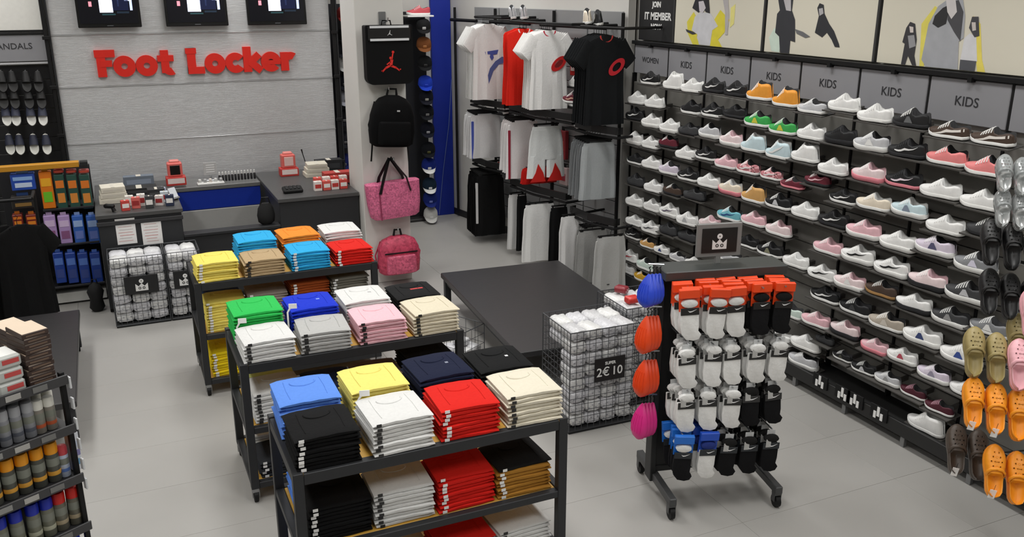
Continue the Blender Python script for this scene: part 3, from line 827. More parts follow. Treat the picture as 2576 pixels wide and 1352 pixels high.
# ================================================================== WIRE BASKETS WITH WHITE PACKS
wire = mat('55575a', .4, .5)
def pack_mesh(seed):
    rnd = random.Random(seed); mb = MB(); rings = []
    n = 12; L, D, T = .152, .2, .09
    for i, u in enumerate([-1, -.94, -.7, -.3, .1, .5, .8, .95, 1]):
        k = (1 - abs(u) ** 7)
        r = []
        for j in range(n):
            a = 2 * PI * j / n
            c, s = math.cos(a), math.sin(a)
            jit = 1 + rnd.uniform(-.14, .14)
            r.append((u * L / 2, D / 2 * math.copysign(abs(c) ** .35, c) * (.8 + .2 * k) * (1 + rnd.uniform(-.04, .04)), T / 2 + T / 2 * math.copysign(abs(s) ** .45, s) * (.5 + .5 * k) * jit))
        rings.append(r)
    mb.loft(rings); return mb
PACK = [pack_mesh(40 + i).mesh('pack_body', WHITE, True) for i in range(4)]
PKM = [mat('e6e6e5', .3, 0, .2, 40, .6), mat('d6d6d8', .28, 0, .3, 46, .6), mat('dcdce2', .3, 0, .35, 60, .6)]
pkp = MB()
for a in range(4): pkp.box((-.05 + .033 * a, -.1, .035 + .02 * (a % 2)), (.014, .004, .007))
PKPRINT = pkp.mesh('pack_print', mat('a2a3aa', .5))
def wire_basket(x, y, w, d, h, rz, label, packs, sign=None, signtext=None, sign_x=0, sign_m=None, plab='', cell=.048, ps=(1, 1, 1)):
    t = thing('wire_basket', label, 'basket', (x, y, 0), (0, 0, R(rz)))
    def panel(M, ww, hh, name):
        mb = MB(); nx = max(1, round(ww / cell)); nz = max(1, round(hh / cell))
        for i in range(nx + 1):
            mb.cyl((-ww / 2 + ww * i / nx, 0, 0), (-ww / 2 + ww * i / nx, 0, hh), .0022 if 0 < i < nx else .004, n=5)
        for k in range(nz + 1):
            mb.cyl((-ww / 2, 0, hh * k / nz), (ww / 2, 0, hh * k / nz), .0022 if 0 < k < nz else .004, n=5)
        m2 = MB(); m2.add([M @ v for v in mb.v], mb.f)
        m2.build(name, wire, t, True)
    panel(Matrix.Translation((0, -d / 2, .02)), w, h, 'wire_front')
    panel(Matrix.Translation((0, d / 2, .02)), w, h, 'wire_back')
    panel(Matrix.Translation((-w / 2, 0, .02)) @ Matrix.Rotation(R(90), 4, 'Z'), d, h, 'wire_side')
    panel(Matrix.Translation((w / 2, 0, .02)) @ Matrix.Rotation(R(90), 4, 'Z'), d, h, 'wire_side')
    MB().box((0, 0, .015), (w, d, .03), .003).build('base_tray', DARK, t)
    if sign:
        sw_, sh_ = sign
        s = MB().box((sign_x, -d / 2 - .012, h * .62), (sw_, .008, sh_), .001).build('basket_sign', mat('171214' if signtext else '17181a', .5), t)
        if signtext:
            for txt, dx, dz, sz in signtext:
                text(txt, sz, WHITE, s, (sign_x + dx, -d / 2 - .0185, h * .62 + dz), FACE_Y, .0006, .001)
        else: emblem(s, (sign_x, -d / 2 - .0175, h * .62), sh_ * .75)
    # packs
    ang = R(rz); cx_, sx_ = math.cos(ang), math.sin(ang)
    for (lx_, ly_, lz_, k) in packs:
        q = thing('sock_pack', plab, 'sock pack', (x + cx_ * lx_ - sx_ * ly_, y + sx_ * lx_ + cx_ * ly_, lz_), (R(random.uniform(-2, 2)), R(random.uniform(-2, 2)), ang + R(random.uniform(-2.5, 2.5))), plab + ' group')
        q.scale = ps
        place(PACK[k % 4], 'pack_body', q, m=PKM[k % 3])
        place(PKPRINT, 'pack_print', q)
def emblem(par, c, s):
    mb = MB(); M = Matrix.Translation(c)
    mb.arc(0, s * .28, s * .16, s * .04, 0, 360, .001, 12, M)
    mb.prism([(-s * .42, -s * .45), (s * .42, -s * .45), (s * .42, s * .1), (s * .2, -s * .1), (0, s * .12), (-s * .2, -s * .1), (-s * .42, s * .1)], .001, M)
    mb.build('emblem', mat('e4e4e2', .5), par)
    m2 = MB(); M2 = Matrix.Translation((c[0], c[1] - .0012, c[2]))
    m2.arc(-s * .14, -s * .24, s * .1, s * .05, 0, 360, .0008, 10, M2); m2.arc(s * .14, -s * .24, s * .1, s * .05, 0, 360, .0008, 10, M2)
    m2.build('emblem', mat('2a2a2a', .5), par)
def fill(w, d, h, cols, rows, dy=0.0):
    dy = 0.0
    out = []; k = 0
    for i in range(cols):
        for j in range(rows):
            x = -w / 2 + .082 + (w - .164) * i / max(1, cols - 1) + random.uniform(-.004, .004)
            out.append((x, -d / 2 + .115 + dy, .035 + j * (h - .03) / rows, k)); k += 1
            if j >= rows - 2 and d > .3: out.append((x, -d / 2 + .115 + .19, .035 + j * (h - .03) / rows, k + 1))
    return out
wire_basket(.07, 8.68, .47, .38, .64, 0, 'wire basket of white packs with centred black sign, beside the counter', fill(.47, .38, .64, 3, 7), (.29, .17), None, .02, plab='white plastic sock pack in the wire basket in front of the counter papers', ps=(.97, .9, .97))
wire_basket(.47, 8.68, .3, .38, .64, 0, 'narrow wire basket of white packs beside the yellow shirts', fill(.3, .38, .64, 2, 7), (.2, .17), None, .0, plab='white plastic sock pack in the narrow basket nearer the yellow shirts', ps=(.87, .9, .97))
wire_basket(2.945, 5.19, .54, .44, .74, -1, 'wire basket of white packs with maroon-black sale sign, beside the platform', fill(.54, .44, .76, 4, 8), (.24, .17), (('SUPER', -.0, .045, .03), ('2€', -.055, -.02, .09), ('10', .055, -.02, .09)), .035, plab='white plastic sock pack in the wire basket with the price sign', ps=(.8, .93, .99))
wire_basket(3.46, 5.4, .44, .44, .76, -1, 'wire basket of white and red packs behind the sock rack', fill(.44, .44, .78, 3, 8), None, plab='white plastic sock pack in the basket behind the sock rack', ps=(.88, .93, 1))
wire_basket(2.5, 6.62, .26, .3, .26, 30, 'small wire basket tucked under the low dark platform', [(-.06, -.07, .035, 0), (.06, -.07, .035, 1), (-.06, .07, .035, 2), (.06, .07, .035, 3), (0, 0, .098, 1)], None, plab='white pack in the small basket under the platform', cell=.09, ps=(.72, .62, .7))
for (x_, y_, c) in ((3.33, 5.27, 'cf3a34'), (3.47, 5.32, 'b05048'), (3.38, 5.5, '8a3038')):
    p = Vector((x_, y_, 0))
    q = thing('sock_pack', 'white and red pack lying on top of the packs behind the sock rack', 'sock pack', (p.x, p.y, .735), (0, 0, R(random.uniform(0, 90))), 'red and white packs on the basket')
    q.scale = (.5, .5, .6); q.location.z = .79
    place(PACK[1], 'pack_body', q, m=mat(c, .35, 0, .3, 30)); place(PKPRINT, 'pack_print', q, m=WHITE)
# ================================================================== SERVICE COUNTER
cm = mat('2c2d2f', .5, 0, .08, 8, spec=.3)
cdk = cm
YC = 8.95
ct = thing('service_counter', 'dark grey service counter with raised ends below the Foot Locker wall', 'counter', (0, 0, 0))
def blk(x0, x1, y0, y1, z0, z1, nm, m, bev=.004): return MB().box(((x0 + x1) / 2, (y0 + y1) / 2, (z0 + z1) / 2), (x1 - x0, y1 - y0, z1 - z0), bev).build(nm, m, ct)
XL0, XL1, XC1, XC2 = -.21, .53, 1.46, 2.27
blk(XL0, XL1, YC, YC + .5, .04, .93, 'end_cabinet', cm)
blk(XL0 - .015, XL1 + .015, YC - .02, YC + 1.45, .93, .97, 'worktop', mat('474747', .45))
blk(XC1, XC2, YC, YC + .5, .04, .93, 'end_cabinet', cm)
blk(XC1 - .015, XC2 + .005, YC - .02, YC + 1.45, .93, .97, 'worktop', mat('474747', .45))
blk(XL1, XC1, YC + .02, YC + .06, .04, .67, 'front_panel', cdk)
blk(XL1, XC1, YC + .0, YC + .14, .67, .7, 'front_ledge', cdk)
blk(XL1 + .015, XC1 - .015, YC + 1.05, YC + 1.5, .9, .945, 'worktop', mat('6a6a69', .35))
blk(XL1 + .02, XC1 - .02, YC + 1.06, YC + 1.1, .69, .9, 'blue_panel', mat('10309c', .45))
blk(XL1 + .02, XC1 - .02, YC + 1.05, YC + 1.09, .3, .685, 'grey_panel', mat('a8a7a4', .5))
blk(XL0 + .02, XL1 - .02, YC + .5, YC + 1.4, .04, .93, 'return_cabinet', cdk)
blk(XC1 + .02, XC2 - .02, YC + .5, YC + 1.4, .04, .93, 'return_cabinet', cdk)
blk(XL0, XC2, YC + .03, YC + .48, 0, .04, 'plinth', BLACK)
blk(XL0 - .012, XL1 + .01, YC - .014, YC + .01, .86, .9, 'edge_strip', mat('333335', .4))
# papers
for k, px in enumerate((285, 350)):
    a, b = onY(px + 2, 553, YC - .01), onY(px + 62, 612, YC - .01)
    t = thing('notice_sheet', ['white notice sheet on the counter end, farther from the blue panel', 'white notice sheet on the counter end, nearer the blue panel'][k], 'paper', ((a.x + b.x) / 2, YC - .003, (a.z + b.z) / 2))
    w, h = b.x - a.x, a.z - b.z
    MB().box((0, 0, 0), (w - .006, .003, h), .0005).build('sheet', mat('eceae8', .6), t)
    for j in range(8):
        MB().box((random.uniform(-.01, .01), -.0022, h * .4 - j * h * .11), (w * random.uniform(.5, .75), .001, h * .018)).build('text_line', mat(['b9b4b4', 'cf9b98', 'c8a6a4'][(j + k) % 3] if j != 5 else 'c9807c', .6), t)
# things on the counter

def onC(px, py, Y, z=.97):
    p = onY(px, py, Y); return Vector((p.x, Y, z))
def carton(px, Y, z, w, d, h, c, lab, c2=None, name='carton', rz=0, grp=None):
    p = onY(px, 480, Y)
    t = thing(name, lab, 'box', (p.x, Y, z), (0, 0, R(rz)), grp)
    MB().box((0, 0, h / 2), (w, d, h), .003).build('carton_body', mat(c, .6), t)
    MB().box((0, -d / 2 - .001, h * .5), (w * .8, .002, h * .4)).build('carton_print', mat(c2 or 'cfc9bb', .6), t)
    MB().box((0, 0, h + .0005), (w * .16, d, .001)).build('carton_tape', mat('d8d2c4', .5), t)
    return t
for k in range(3):
    carton(283, YC + .55, .97 + .055 * k, .26 - .02 * k, .2, .053, 'dcd6c6', 'cream carton stacked at the product-stand end of the counter, ' + ['lowest', 'middle', 'topmost'][k] + ' of three', rz=2 * k)
carton(350, YC + .85, .97, .34, .18, .07, '1d1d1f', 'long black till box on the counter behind the cream cartons', '3a3a3c', 'till_box')
carton(352, YC + 1.2, .97, .3, .1, .12, '6f7884', 'grey blue box at the back of the counter behind the till box', '8a94a4')
carton(402, YC + .62, .97, .1, .07, .09, 'c9cfe2', 'white and blue pouch behind the small packets', '3f55a8', 'packet', rz=20)
carton(850, YC + .55, .97, .3, .14, .12, 'b03a34', 'long red box behind the packets at the pillar end', '7a2420', 'packet')
carton(830, YC + 1.2, .97, .3, .12, .14, '1c1d20', 'black box behind the cream cartons at the pillar end', '303236')
carton(392, YC + .5, .97, .16, .12, .11, '29292b', 'small black box on the counter behind the red packets', '4a4a4a')
RW = [(310, .1, 'c8463f'), (338, .16, 'd86a62'), (372, .12, '3a3a3c'), (398, .2, 'e6dcd8'), (424, .14, '28304a'), (352, .24, 'ece9e4'), (322, .3, 'e8e4dc'), (412, .32, 'c9d2d8')]
for k, (px, dy, c) in enumerate(RW):
    nm = {'c8463f': 'red', 'd86a62': 'coral red', '3a3a3c': 'charcoal', 'e6dcd8': 'white', '28304a': 'navy', 'ece9e4': 'pale', 'e8e4dc': 'cream', 'c9d2d8': 'pale blue'}[c]
    carton(px, YC + dy, .97, .075, .05, .1 + .01 * (k % 3), c, nm + ' small packet among the goods on the counter end above the notices', 'f0ece8' if k % 2 == 0 else 'a03030', 'packet', rz=random.uniform(-15, 15))
t = thing('barcode_scanner', 'black handheld scanner lying on the counter above the notices', 'scanner', onC(272, 500, YC + .1, .977), (0, 0, R(-30)))
MB().box((0, 0, .05), (.1, .05, .04), .012).build('scanner_head', BLACK, t, True); MB().cyl((.03, 0, .04), (.045, 0, .0), .016, .02).build('handle', BLACK, t, True)
t = thing('small_stand', 'white card leaning in a holder at the counter edge', 'price tag', onC(441, 490, YC + .36, .982), (R(-25), 0, R(40)))
MB().box((0, 0, .06), (.09, .006, .12), .002).build('card', mat('d8dce2', .4), t); MB().box((0, .01, .01), (.1, .04, .02), .003).build('base', CHROME, t)
# red and white gift stands
def gift(px, Y, z, lab, dark):
    p = onY(px, 440, Y)
    t = thing('gift_display', lab, 'display', (p.x, Y, z))
    MB().box((0, 0, .045), (.2, .14, .09), .004).build('base_box', mat('c33a34', .5), t)
    MB().box((0, -.071, .05), (.17, .003, .055)).build('base_print', mat('e9d9d5', .5), t)
    MB().box((0, .01, .165), (.15, .12, .15), .01).build('upper_box', mat('df6a62', .45), t)
    MB().box((0, -.052, .165), (.1, .006, .1), .003).build('window', mat('14100f' if dark else 'e6c4be', .3), t)
    MB().box((0, .01, .25), (.1, .08, .03), .008).build('cap_box', mat('e88a82', .45), t)
gift(441, YC + 1.15, .97, 'red gift card display with a black square window on the counter', True)
gift(727, YC + 1.15, .97, 'red gift card display with pale front beside the cream cartons', False)
for k in range(12):
    px = 553 + k * 8
    p = onY(px, 450, YC + 1.25)
    t = thing('polish_bottle', 'small black bottle with white cap in the row on the back worktop', 'bottle', (p.x, YC + 1.25, .945), group='bottles on the back worktop')
    MB().lathe([(.013, 0), (.014, .06), (.008, .07)], 10).build('bottle_body', mat('202022', .4), t, True)
    MB().lathe([(.009, .07), (.009, .1), (.004, .104)], 10).build('cap', mat('d9d9d6', .4), t, True)
t = thing('card_holder', 'clear upright card holder standing on the back worktop', 'sign', onC(530, 440, YC + 1.35, .945))
MB().box((0, 0, .13), (.14, .006, .14), .002).build('card', mat('b9b9b8', .5), t); MB().box((0, 0, .03), (.02, .02, .06)).build('stem', CHROME, t); MB().box((0, 0, .004), (.1, .06, .008), .002).build('base', CHROME, t)
for j in range(4): MB().box((0, -.0045, .17 - j * .025), (.09, .001, .01)).build('text_line', mat('e6e6e6', .5), bpy.data.objects.get(t.name))
t = thing('tray', 'white shallow tray on the back worktop between red display and bottles', 'tray', onC(530, 460, YC + 1.14, .945))
MB().box((0, 0, .012), (.28, .1, .024), .006).build('tray_body', mat('e4e4e0', .4), t)
for j in range(5): MB().box((-.11 + .055 * j, .0, .04), (.03, .05, .04), .005).build('sachet', mat(['cfcfcc', 'a8a8a8', 'd8d0c8'][j % 3], .5), t)
for k in range(3):
    carton(800, YC + 1.05 - .05, .97 + .05 * k, .28 - .03 * k, .2, .048, 'd9d3c2', 'cream carton at the pillar end of the counter, ' + ['lowest', 'middle', 'topmost'][k] + ' of three', rz=-2 * k)
for k, px in enumerate((800, 822, 843, 864)):
    for j in range(2):
        carton(px, YC + .22 + .1 * j, .97, .08, .06, .1 + .02 * j, ['e6dcd6', 'd9584f', 'e6dcd6', 'cf4840'][(k + j) % 4], ['white and red packet among the goods at the pillar end of counter', 'red and white packet among the goods at the pillar end of counter'][(k + j) % 2], ['c03a34', 'f0ebe6'][(k + j) % 2], 'packet', grp='packets by the pillar')
t = thing('till_keyboard', 'black till keypad and cable lump at the inner counter edge', 'keypad', onC(735, 470, YC + .25))
MB().box((0, 0, .03), (.2, .12, .04), .01, Matrix.Rotation(R(12), 4, 'X')).build('keypad_body', BLACK, t)
for i in range(4):
    for j in range(3): MB().box((-.06 + .04 * i, -.03 + .03 * j, .056 + .0062 * (j - 1)), (.026, .02, .008), .002).build('key', mat('3a3a3c', .5), t)
t = thing('shoulder_bag', 'soft black bag hanging at the inner side of the counter end', 'bag', (1.335, YC + .09, .7))
mb = MB(); mb.loft([[(.085 * s * math.cos(a), .05 * s * math.sin(a), z) for a in [2 * PI * j / 14 for j in range(14)]] for s, z in ((.5, 0), (.95, .03), (1.05, .1), (.9, .17), (.55, .22))]); mb.build('bag_body', mat('101011', .8), t, True)
MB().tube([(-.05, 0, .2), (-.03, -.01, .28), (.03, -.01, .28), (.05, 0, .2)], .008, 6).build('strap', BLACK, t, True)
t = thing('desk_microphone', 'thin black gooseneck stem standing among the cream cartons', 'microphone', onC(772, 430, YC + 1.22))
MB().tube([(.0, 0, 0), (-.01, 0, .12), (-.035, 0, .22), (-.045, 0, .27)], [.006, .005, .005, .009], 6).build('stem', BLACK, t, True); MB().lathe([(.04, 0), (.04, .01), (.01, .018)], 12).build('base', BLACK, t, True)

# ================================================================== PRODUCT STAND, LEFT OF THE COUNTER
YS = 9.42
ps = thing('product_stand', 'tall dark pegboard stand of colourful shoe care packs beside the counter', 'display', (-.63, YS + .2, 0))
MB().box((0, .12, .68), (.8, .03, 1.28), .003).build('back_panel', mat('1d1e22', .6), ps)
MB().box((-.02, -.2, 1.385), (.68, .1, .05), .004).build('header_bar', mat('c58a20', .5), ps)
MB().box((.36, -.2, 1.385), (.07, .1, .045), .004).build('header_end', DARK, ps)
for px, py, Yp, x0 in ((100, 528, YS - .02, onY(92, 428, YS - .02).x + .63), (140, 616, YS - .04, -.4), (190, 716, YS - .06, -.4)):
    z = onY(px, py, Yp).z; y1 = Yp - .012 - (YS + .2)
    MB().box(((x0 + .4) / 2, (y1 + .105) / 2, z - .011), (.4 - x0, .105 - y1, .02), .003).build('shelf', mat('1f2026', .5), ps)
MB().box((0, -.04, .07), (.8, .36, .1), .004).build('base', mat('cfcfcb', .5), ps)
MB().box((0, -.03, .01), (.78, .3, .02)).build('foot_board', BLACK, ps)
def carepack(px0, px1, py0, py1, Y, c, c2, c3, lab, grp, tab=True):
    a, b = onY(px0, py1, Y), onY(px1, py0, Y); a.x = onY(px0, py0, Y).x
    w, h = abs(b.x - a.x) - .006, b.z - a.z
    t = thing('care_pack', lab, 'package', ((a.x + b.x) / 2, Y, a.z), group=grp)
    MB().box((0, .05, h / 2), (w, .1, h), .006).build('pack_body', mat(c, .35), t)
    MB().box((0, -.001, h * .72), (w * .8, .003, h * .22)).build('pack_label', mat(c2, .4), t)
    MB().box((0, -.001, h * .32), (w * .7, .003, h * .28)).build('pack_label', mat(c3, .4), t)
    MB().box((0, .05, h + (.012 if tab else .001)), (w * .5, .004, .03 if tab else .006), .001).build('hang_tab', mat(c2, .4), t)
carepack(22, 86, 436, 482, YS - .02, '2a4fae', '8fb4e6', 'c9d8f0', 'blue and white pack at the top of the product stand', None)
carepack(24, 86, 492, 528, YS - .02, '2f2c2a', '33538f', '8a6a3a', 'dark pack below the blue pack on the product stand', None)
carepack(28, 56, 540, 572, YS - .02, '7a2c24', 'd97a2a', 'e0862c', 'dark red and orange pack on the product stand, outer one', None)
carepack(62, 92, 540, 572, YS - .02, '7a2c24', 'd97a2a', 'e0862c', 'dark red and orange pack on the product stand, inner one', None)
carepack(94, 128, 432, 528, YS - .02, 'e07a1e', 'f2b02a', '6fc02c', 'tall orange and lime green pack on the product stand', None)
for k in range(3): carepack(132 + 32 * k, 160 + 32 * k, 439, 528, YS - .02, '2b4f45', 'e07a28', 'd98a3a', 'dark green box with orange bands on the product stand', 'green and orange boxes', False)
for k in range(3): carepack(132 + 32 * k, 160 + 32 * k, 428, 437, YS - .02, 'a8322a', 'd05a40', 'c04a38', 'flat red pack lying on the green and orange boxes', 'flat red packs', False)
for k in range(2): carepack(106 + 36 * k, 138 + 36 * k, 542, 616, YS - .04, 'b294c8', 'd8bfe2', '8f5a86', 'lilac pack on the middle shelf of the product stand', 'lilac packs')
for k in range(2): carepack(178 + 36 * k, 208 + 36 * k, 542, 616, YS - .04, '3563b8', '9db8e6', '6a7fc8', 'bright blue pack on the middle shelf of the product stand', 'bright blue packs')
for k in range(4): carepack(130 + 31 * k, 158 + 31 * k, 636, 716, YS - .06, '23449c', '5a7fd0', '3c4f96', 'deep blue pack on the bottom shelf of the product stand', 'deep blue packs')
t = thing('carrier_bag', 'crumpled black bag on the floor between stand and wire basket', 'bag', (-.32, 9.08, .0))
mb = MB(); mb.loft([[(.07 * s * math.cos(a), .06 * s * math.sin(a), z) for a in [2 * PI * j / 12 for j in range(12)]] for s, z in ((.6, 0), (1, .04), (.8, .12), (1.1, .2), (.7, .26), (.2, .29))]); mb.build('bag_body', mat('0e0e0f', .8), t, True)
MB().tube([(-.03, 0, .26), (-.02, 0, .32), (.02, 0, .32), (.03, 0, .26)], .006, 6).build('handle', BLACK, t, True)

# ================================================================== LEFT SANDAL DISPLAY
ld = thing('sandal_display', 'black slatted sandal display beside the metal sign wall', 'display', (-1.2, YF + .05, 0))
for k in range(14):
    MB().box((0, .03, .2 + k * .15), (1.44, .03, .144), .003).build('slat_board', mat('1d1d1f', .5), ld)
for x in (-.7, .0): MB().box((x, 0, 1.15), (.025, .04, 2.3)).build('upright', BLACK, ld)
t = thing('header_board', 'grey SANDALS header board over the sandal display', 'sign', (-1.2, YF + .02, 2.4))
MB().box((0, 0, 0), (1.42, .03, .26), .003).build('board', hd, t); text('SANDALS', .085, mat('2c2c30', .6), t, (.4, -.017, .02), FACE_Y, .001)
MB().box((0, -.005, -.15), (1.42, .04, .02), .002).build('lower_rail', mat('b8b8ba', .4), t); MB().box((0, -.005, .145), (1.42, .04, .02), .002).build('upper_rail', BLACK, t)
t = thing('wall_poster', 'plain off-white poster panel above the SANDALS board', 'poster', (-1.2, YF + .03, 2.57))
MB().box((0, 0, .6), (1.4, .025, 1.2), .003).build('panel', mat('e3e2dc', .6), t); MB().box((0, -.005, 0), (1.42, .03, .02)).build('frame_strip', BLACK, t)
# sandals hung sole-down: sole, upper band, toe pale
def sandal_parts():
    s = MB(); out = [(WI_[i] * 1.02, ST_[i]) for i in range(len(ST_))]
    poly = [(w, SL * .92 * u) for w, u in out] + [(-w, SL * .92 * u) for w, u in reversed(out)]
    n = len(poly)
    s.add([(x, 0, -z) for x, z in poly] + [(x, -.028, -z) for x, z in poly], [tuple(range(n)), tuple(reversed(range(n, 2 * n)))] + [(i, i + n, (i + 1) % n + n, (i + 1) % n) for i in range(n)])
    b = MB(); rings = []
    for u in (.1, .2, .35, .48, .58):
        w = interp(ST_, WI_, u + .2) * 1.06
        rings.append([(w * math.cos(PI * j / 8), -.026 - .05 * math.sin(PI * j / 8) ** .8, -SL * .92 * u) for j in range(9)])
    b.loft(rings, ringclosed=False, caps=False)
    return s.mesh('sandal_sole', WHITE, True), b.mesh('sandal_band', WHITE, True)
SS, SB_ = sandal_parts()
def sandal(px, py, Y, cs, cb, lab, grp):
    p = onY(px, py, Y)
    t = thing('sandal', lab, 'sandal', (p.x, Y, p.z), (R(-22), 0, R(random.uniform(-4, 4))), grp)
    MB().cyl((p.x + 1.2, -.1, p.z + .01), (p.x + 1.2, .03, p.z + .01), .006, n=6).build('peg', CHROME, ld)
    t.scale = (.86, .9, .8)
    place(SS, 'sandal_sole', t, m=mat(cs, .6)); place(SB_, 'sandal_band', t, m=mat(cb, .6))
for (py, cs, cb, lab) in ((265, 'e2e2dc', '34384a', 'slide sandal with pale sole and slate band, upper pale row'), (338, 'dcdcd4', '24283a', 'slide sandal with pale sole and navy band, lower pale row'), (180, '222222', '0e0e0f', 'black slide sandal in the top row of the sandal display'), (222, '2a2a2a', '121213', 'black slide sandal in the second row of the sandal display')):
    for k in range(7):
        px = [12, 38, 74, 105][k] if k < 4 else None
        if px is None: continue
        sandal(px + (py - 265) * .12, py, YF - .03, cs, cb, lab, lab + ' group')
# ================================================================== BLACK CLOTHES ON THE LEFT
t = thing('clothes_rail', 'black steel clothes rail at the edge of the low dark table', 'clothes rail', (-1.13, 8.45, 0))
MB().cyl((-.5, 0, 1.28), (.45, 0, 1.28), .014, n=10).build('hanging_bar', BLACK, t, True)
for x in (-.5, .45):
    MB().cyl((x, .3, 1.28), (x, 0, 1.28), .014, n=10).build('end_arm', BLACK, t, True)
    MB().cyl((x, .3, 0), (x, .3, 1.29), .014, n=10).build('upright', BLACK, t, True); MB().box((x, .3, .015), (.04, .4, .03), .004).build('foot', BLACK, t)
# ================================================================== GARMENTS
def ringf(cx, z, w, d, n=28, folds=7, amp=.12, ph=0, sq=.75):
    out = []
    for j in range(n):
        a = 2 * PI * j / n
        c, s = math.cos(a), math.sin(a)
        f = 1 + amp * math.sin(folds * a + ph)
        out.append((cx + w * math.copysign(abs(c) ** sq, c), d * math.copysign(abs(s) ** sq, s) * f, z))
    return out
def tee_mesh(L=.78, hw=.25, sleeves=True, seed=0):
    # hung from z=0 (collar) down; faces -y
    rnd = random.Random(seed); ph = rnd.uniform(0, 6); mb = MB()
    rings = []
    for z, w, d in ((0, .075, .03), (-.012, .1, .036), (-.045, .2, .042), (-.07, hw * .93, .045), (-.2, hw * .96, .06), (-.36, hw * .93, .055), (-.52, hw * .95, .06), (-.68, hw, .066), (-L, hw * 1.03, .07)):
        k = min(1, -z / .4)
        rings.append(ringf(0, z, w, d, 30, 9, .5 * k, ph + z * 2))
    mb.loft(rings)
    if sleeves:
        for sg in (-1, 1):
            rs = []
            for u in (0, .35, .7, 1):
                x = sg * (hw * .68 + .15 * u); z = -.085 - .19 * u
                q = .088 * (1 - .1 * u)
                rs.append([(x + sg * .76 * q * math.cos(2 * PI * j / 14), .046 * math.sin(2 * PI * j / 14), z + .65 * q * math.cos(2 * PI * j / 14)) for j in range(14)])
            mb.loft(rs)
    return mb
def neck_mesh():
    mb = MB(); mb.tube([(.075 * math.cos(R(a)), -.034 + .0 * a, -.004 + .06 * math.sin(R(a))) for a in range(180, 361, 20)], .009, 6); return mb
def shorts_mesh(L=.55, hw=.2, seed=0, leg=.24):
    rnd = random.Random(seed); ph = rnd.uniform(0, 6); mb = MB()
    mb.loft([ringf(0, z, w, d, 30, 8, a, ph) for z, w, d, a in ((0, hw * .8, .03, .02), (-.035, hw * .82, .035, .05), (-.04, hw * .86, .045, .2), (-.15, hw * .98, .06, .2), (-leg, hw * 1.05, .065, .2), (-leg - .02, hw * 1.05, .06, .2))])
    for sg in (-1, 1):
        mb.loft([ringf(sg * (hw * .53 + .012 * u), -leg + .02 - (L - leg) * u, hw * .5 * (1 + .1 * u), .06 + .01 * u, 20, 5, .22, ph + sg) for u in (0, .3, .65, 1)])
    return mb
def drape_mesh(L, hw, seed):
    rnd = random.Random(seed); ph = rnd.uniform(0, 6); mb = MB()
    mb.loft([ringf(rnd.uniform(-.006, .006), -L * u, hw * k, d, 34, 7, a, ph + u * .5) for u, k, d, a in ((0, .84, .03, .02), (.045, .86, .034, .05), (.06, .9, .042, .2), (.25, .98, .056, .45), (.5, 1.0, .06, .5), (.75, 1.03, .062, .52), (.97, 1.06, .066, .55), (1, 1.05, .06, .55))])
    return mb
def hanger_parts(w=.2):
    h = MB(); h.tube([(0, 0, .0), (0, 0, .05), (.014, 0, .07), (0, 0, .088), (-.014, 0, .078)], .003, 6)
    h.tube([(-w, 0, -.06), (-w * .5, 0, -.02), (0, 0, .004), (w * .5, 0, -.02), (w, 0, -.06)], .008, 6); return h
def clip_parts(w=.15):
    h = MB(); h.tube([(0, 0, .03), (0, 0, .07), (.014, 0, .09), (0, 0, .108), (-.014, 0, .098)], .003, 6); h.box((0, 0, .025), (w * 2, .014, .02), .004)
    for s in (-1, 1): h.box((s * w * .8, 0, .005), (.035, .04, .04), .004)
    return h
TEE = [tee_mesh(.86, .25, True, i).mesh('shirt_body', WHITE, True) for i in range(3)]
VEST = [tee_mesh(.86, .235, False, 5 + i).mesh('shirt_body', WHITE, True) for i in range(2)]
NECK = neck_mesh().mesh('neckband', WHITE, True)
SHORT = [(drape_mesh(.58, .2, i) if i != 2 else shorts_mesh(.58, .2, i, .34)).mesh('shorts_body', WHITE, True) for i in range(3)]
PANT = [drape_mesh(.74, .19, 9 + i).mesh('trousers_body', WHITE, True) for i in range(3)]
HANG = hanger_parts().mesh('hanger', BLACK, True)
CLIP = clip_parts().mesh('clip_hanger', BLACK, True)
lm = MB()
for (cx, cz, w, h, a) in ((0, 0, .085, .05, 30),):
    pass
lm.arc(0, 0, .1, .052, 0, 360, .003, 24, Matrix.Rotation(R(-35), 4, 'Y') @ Matrix.Diagonal((1.15, 1, .62, 1)))
LIPS = lm.mesh('lips_print', WHITE)
lm2 = MB(); lm2.arc(0, 0, .056, .0001, 0, 360, .003, 16, Matrix.Rotation(R(-35), 4, 'Y') @ Matrix.Diagonal((1.15, 1, .5, 1)))
LIPIN = lm2.mesh('lips_print', WHITE)
mk = MB(); mk.prism([(-.1, 0), (.1, .02), (.08, -.03), (.02, -.035), (.03, -.07), (0, -.1), (-.03, -.06), (-.02, -.03), (-.09, -.03)], .003)
MARK = mk.mesh('chest_print', WHITE)
wv = MB(); wv.prism([(-.1, -.6), (-.06, -.5), (.02, -.42), (.12, -.37), (.17, -.38), (.16, -.44), (.07, -.46), (-.01, -.53), (-.05, -.62), (-.09, -.7)], .003)
SPLASH = wv.mesh('side_print', WHITE)
tr_ = MB(); tr_.prism([(-.09, 0), (.09, 0), (.06, .1), (0, .2), (-.03, .1)], .012)
TRI = tr_.mesh('hem_panel', WHITE)
sv = MB(); sv.box((-.17, -.03, -.33), (.028, .075, .5), .004)
SIDEST = sv.mesh('side_stripe', WHITE)
PZ0 = Vector((4.4, 7.9, 0))
def rail_point(px, py, off=.42):
    a = Vector((p0.x, p0.y, 0)) + Vector((RN.x, RN.y, 0)) * off
    return onP(px, py, a, (RN.x, RN.y, 0))
WANG = math.atan2(RD.y, RD.x) - R(90)       # garments face back along the rail
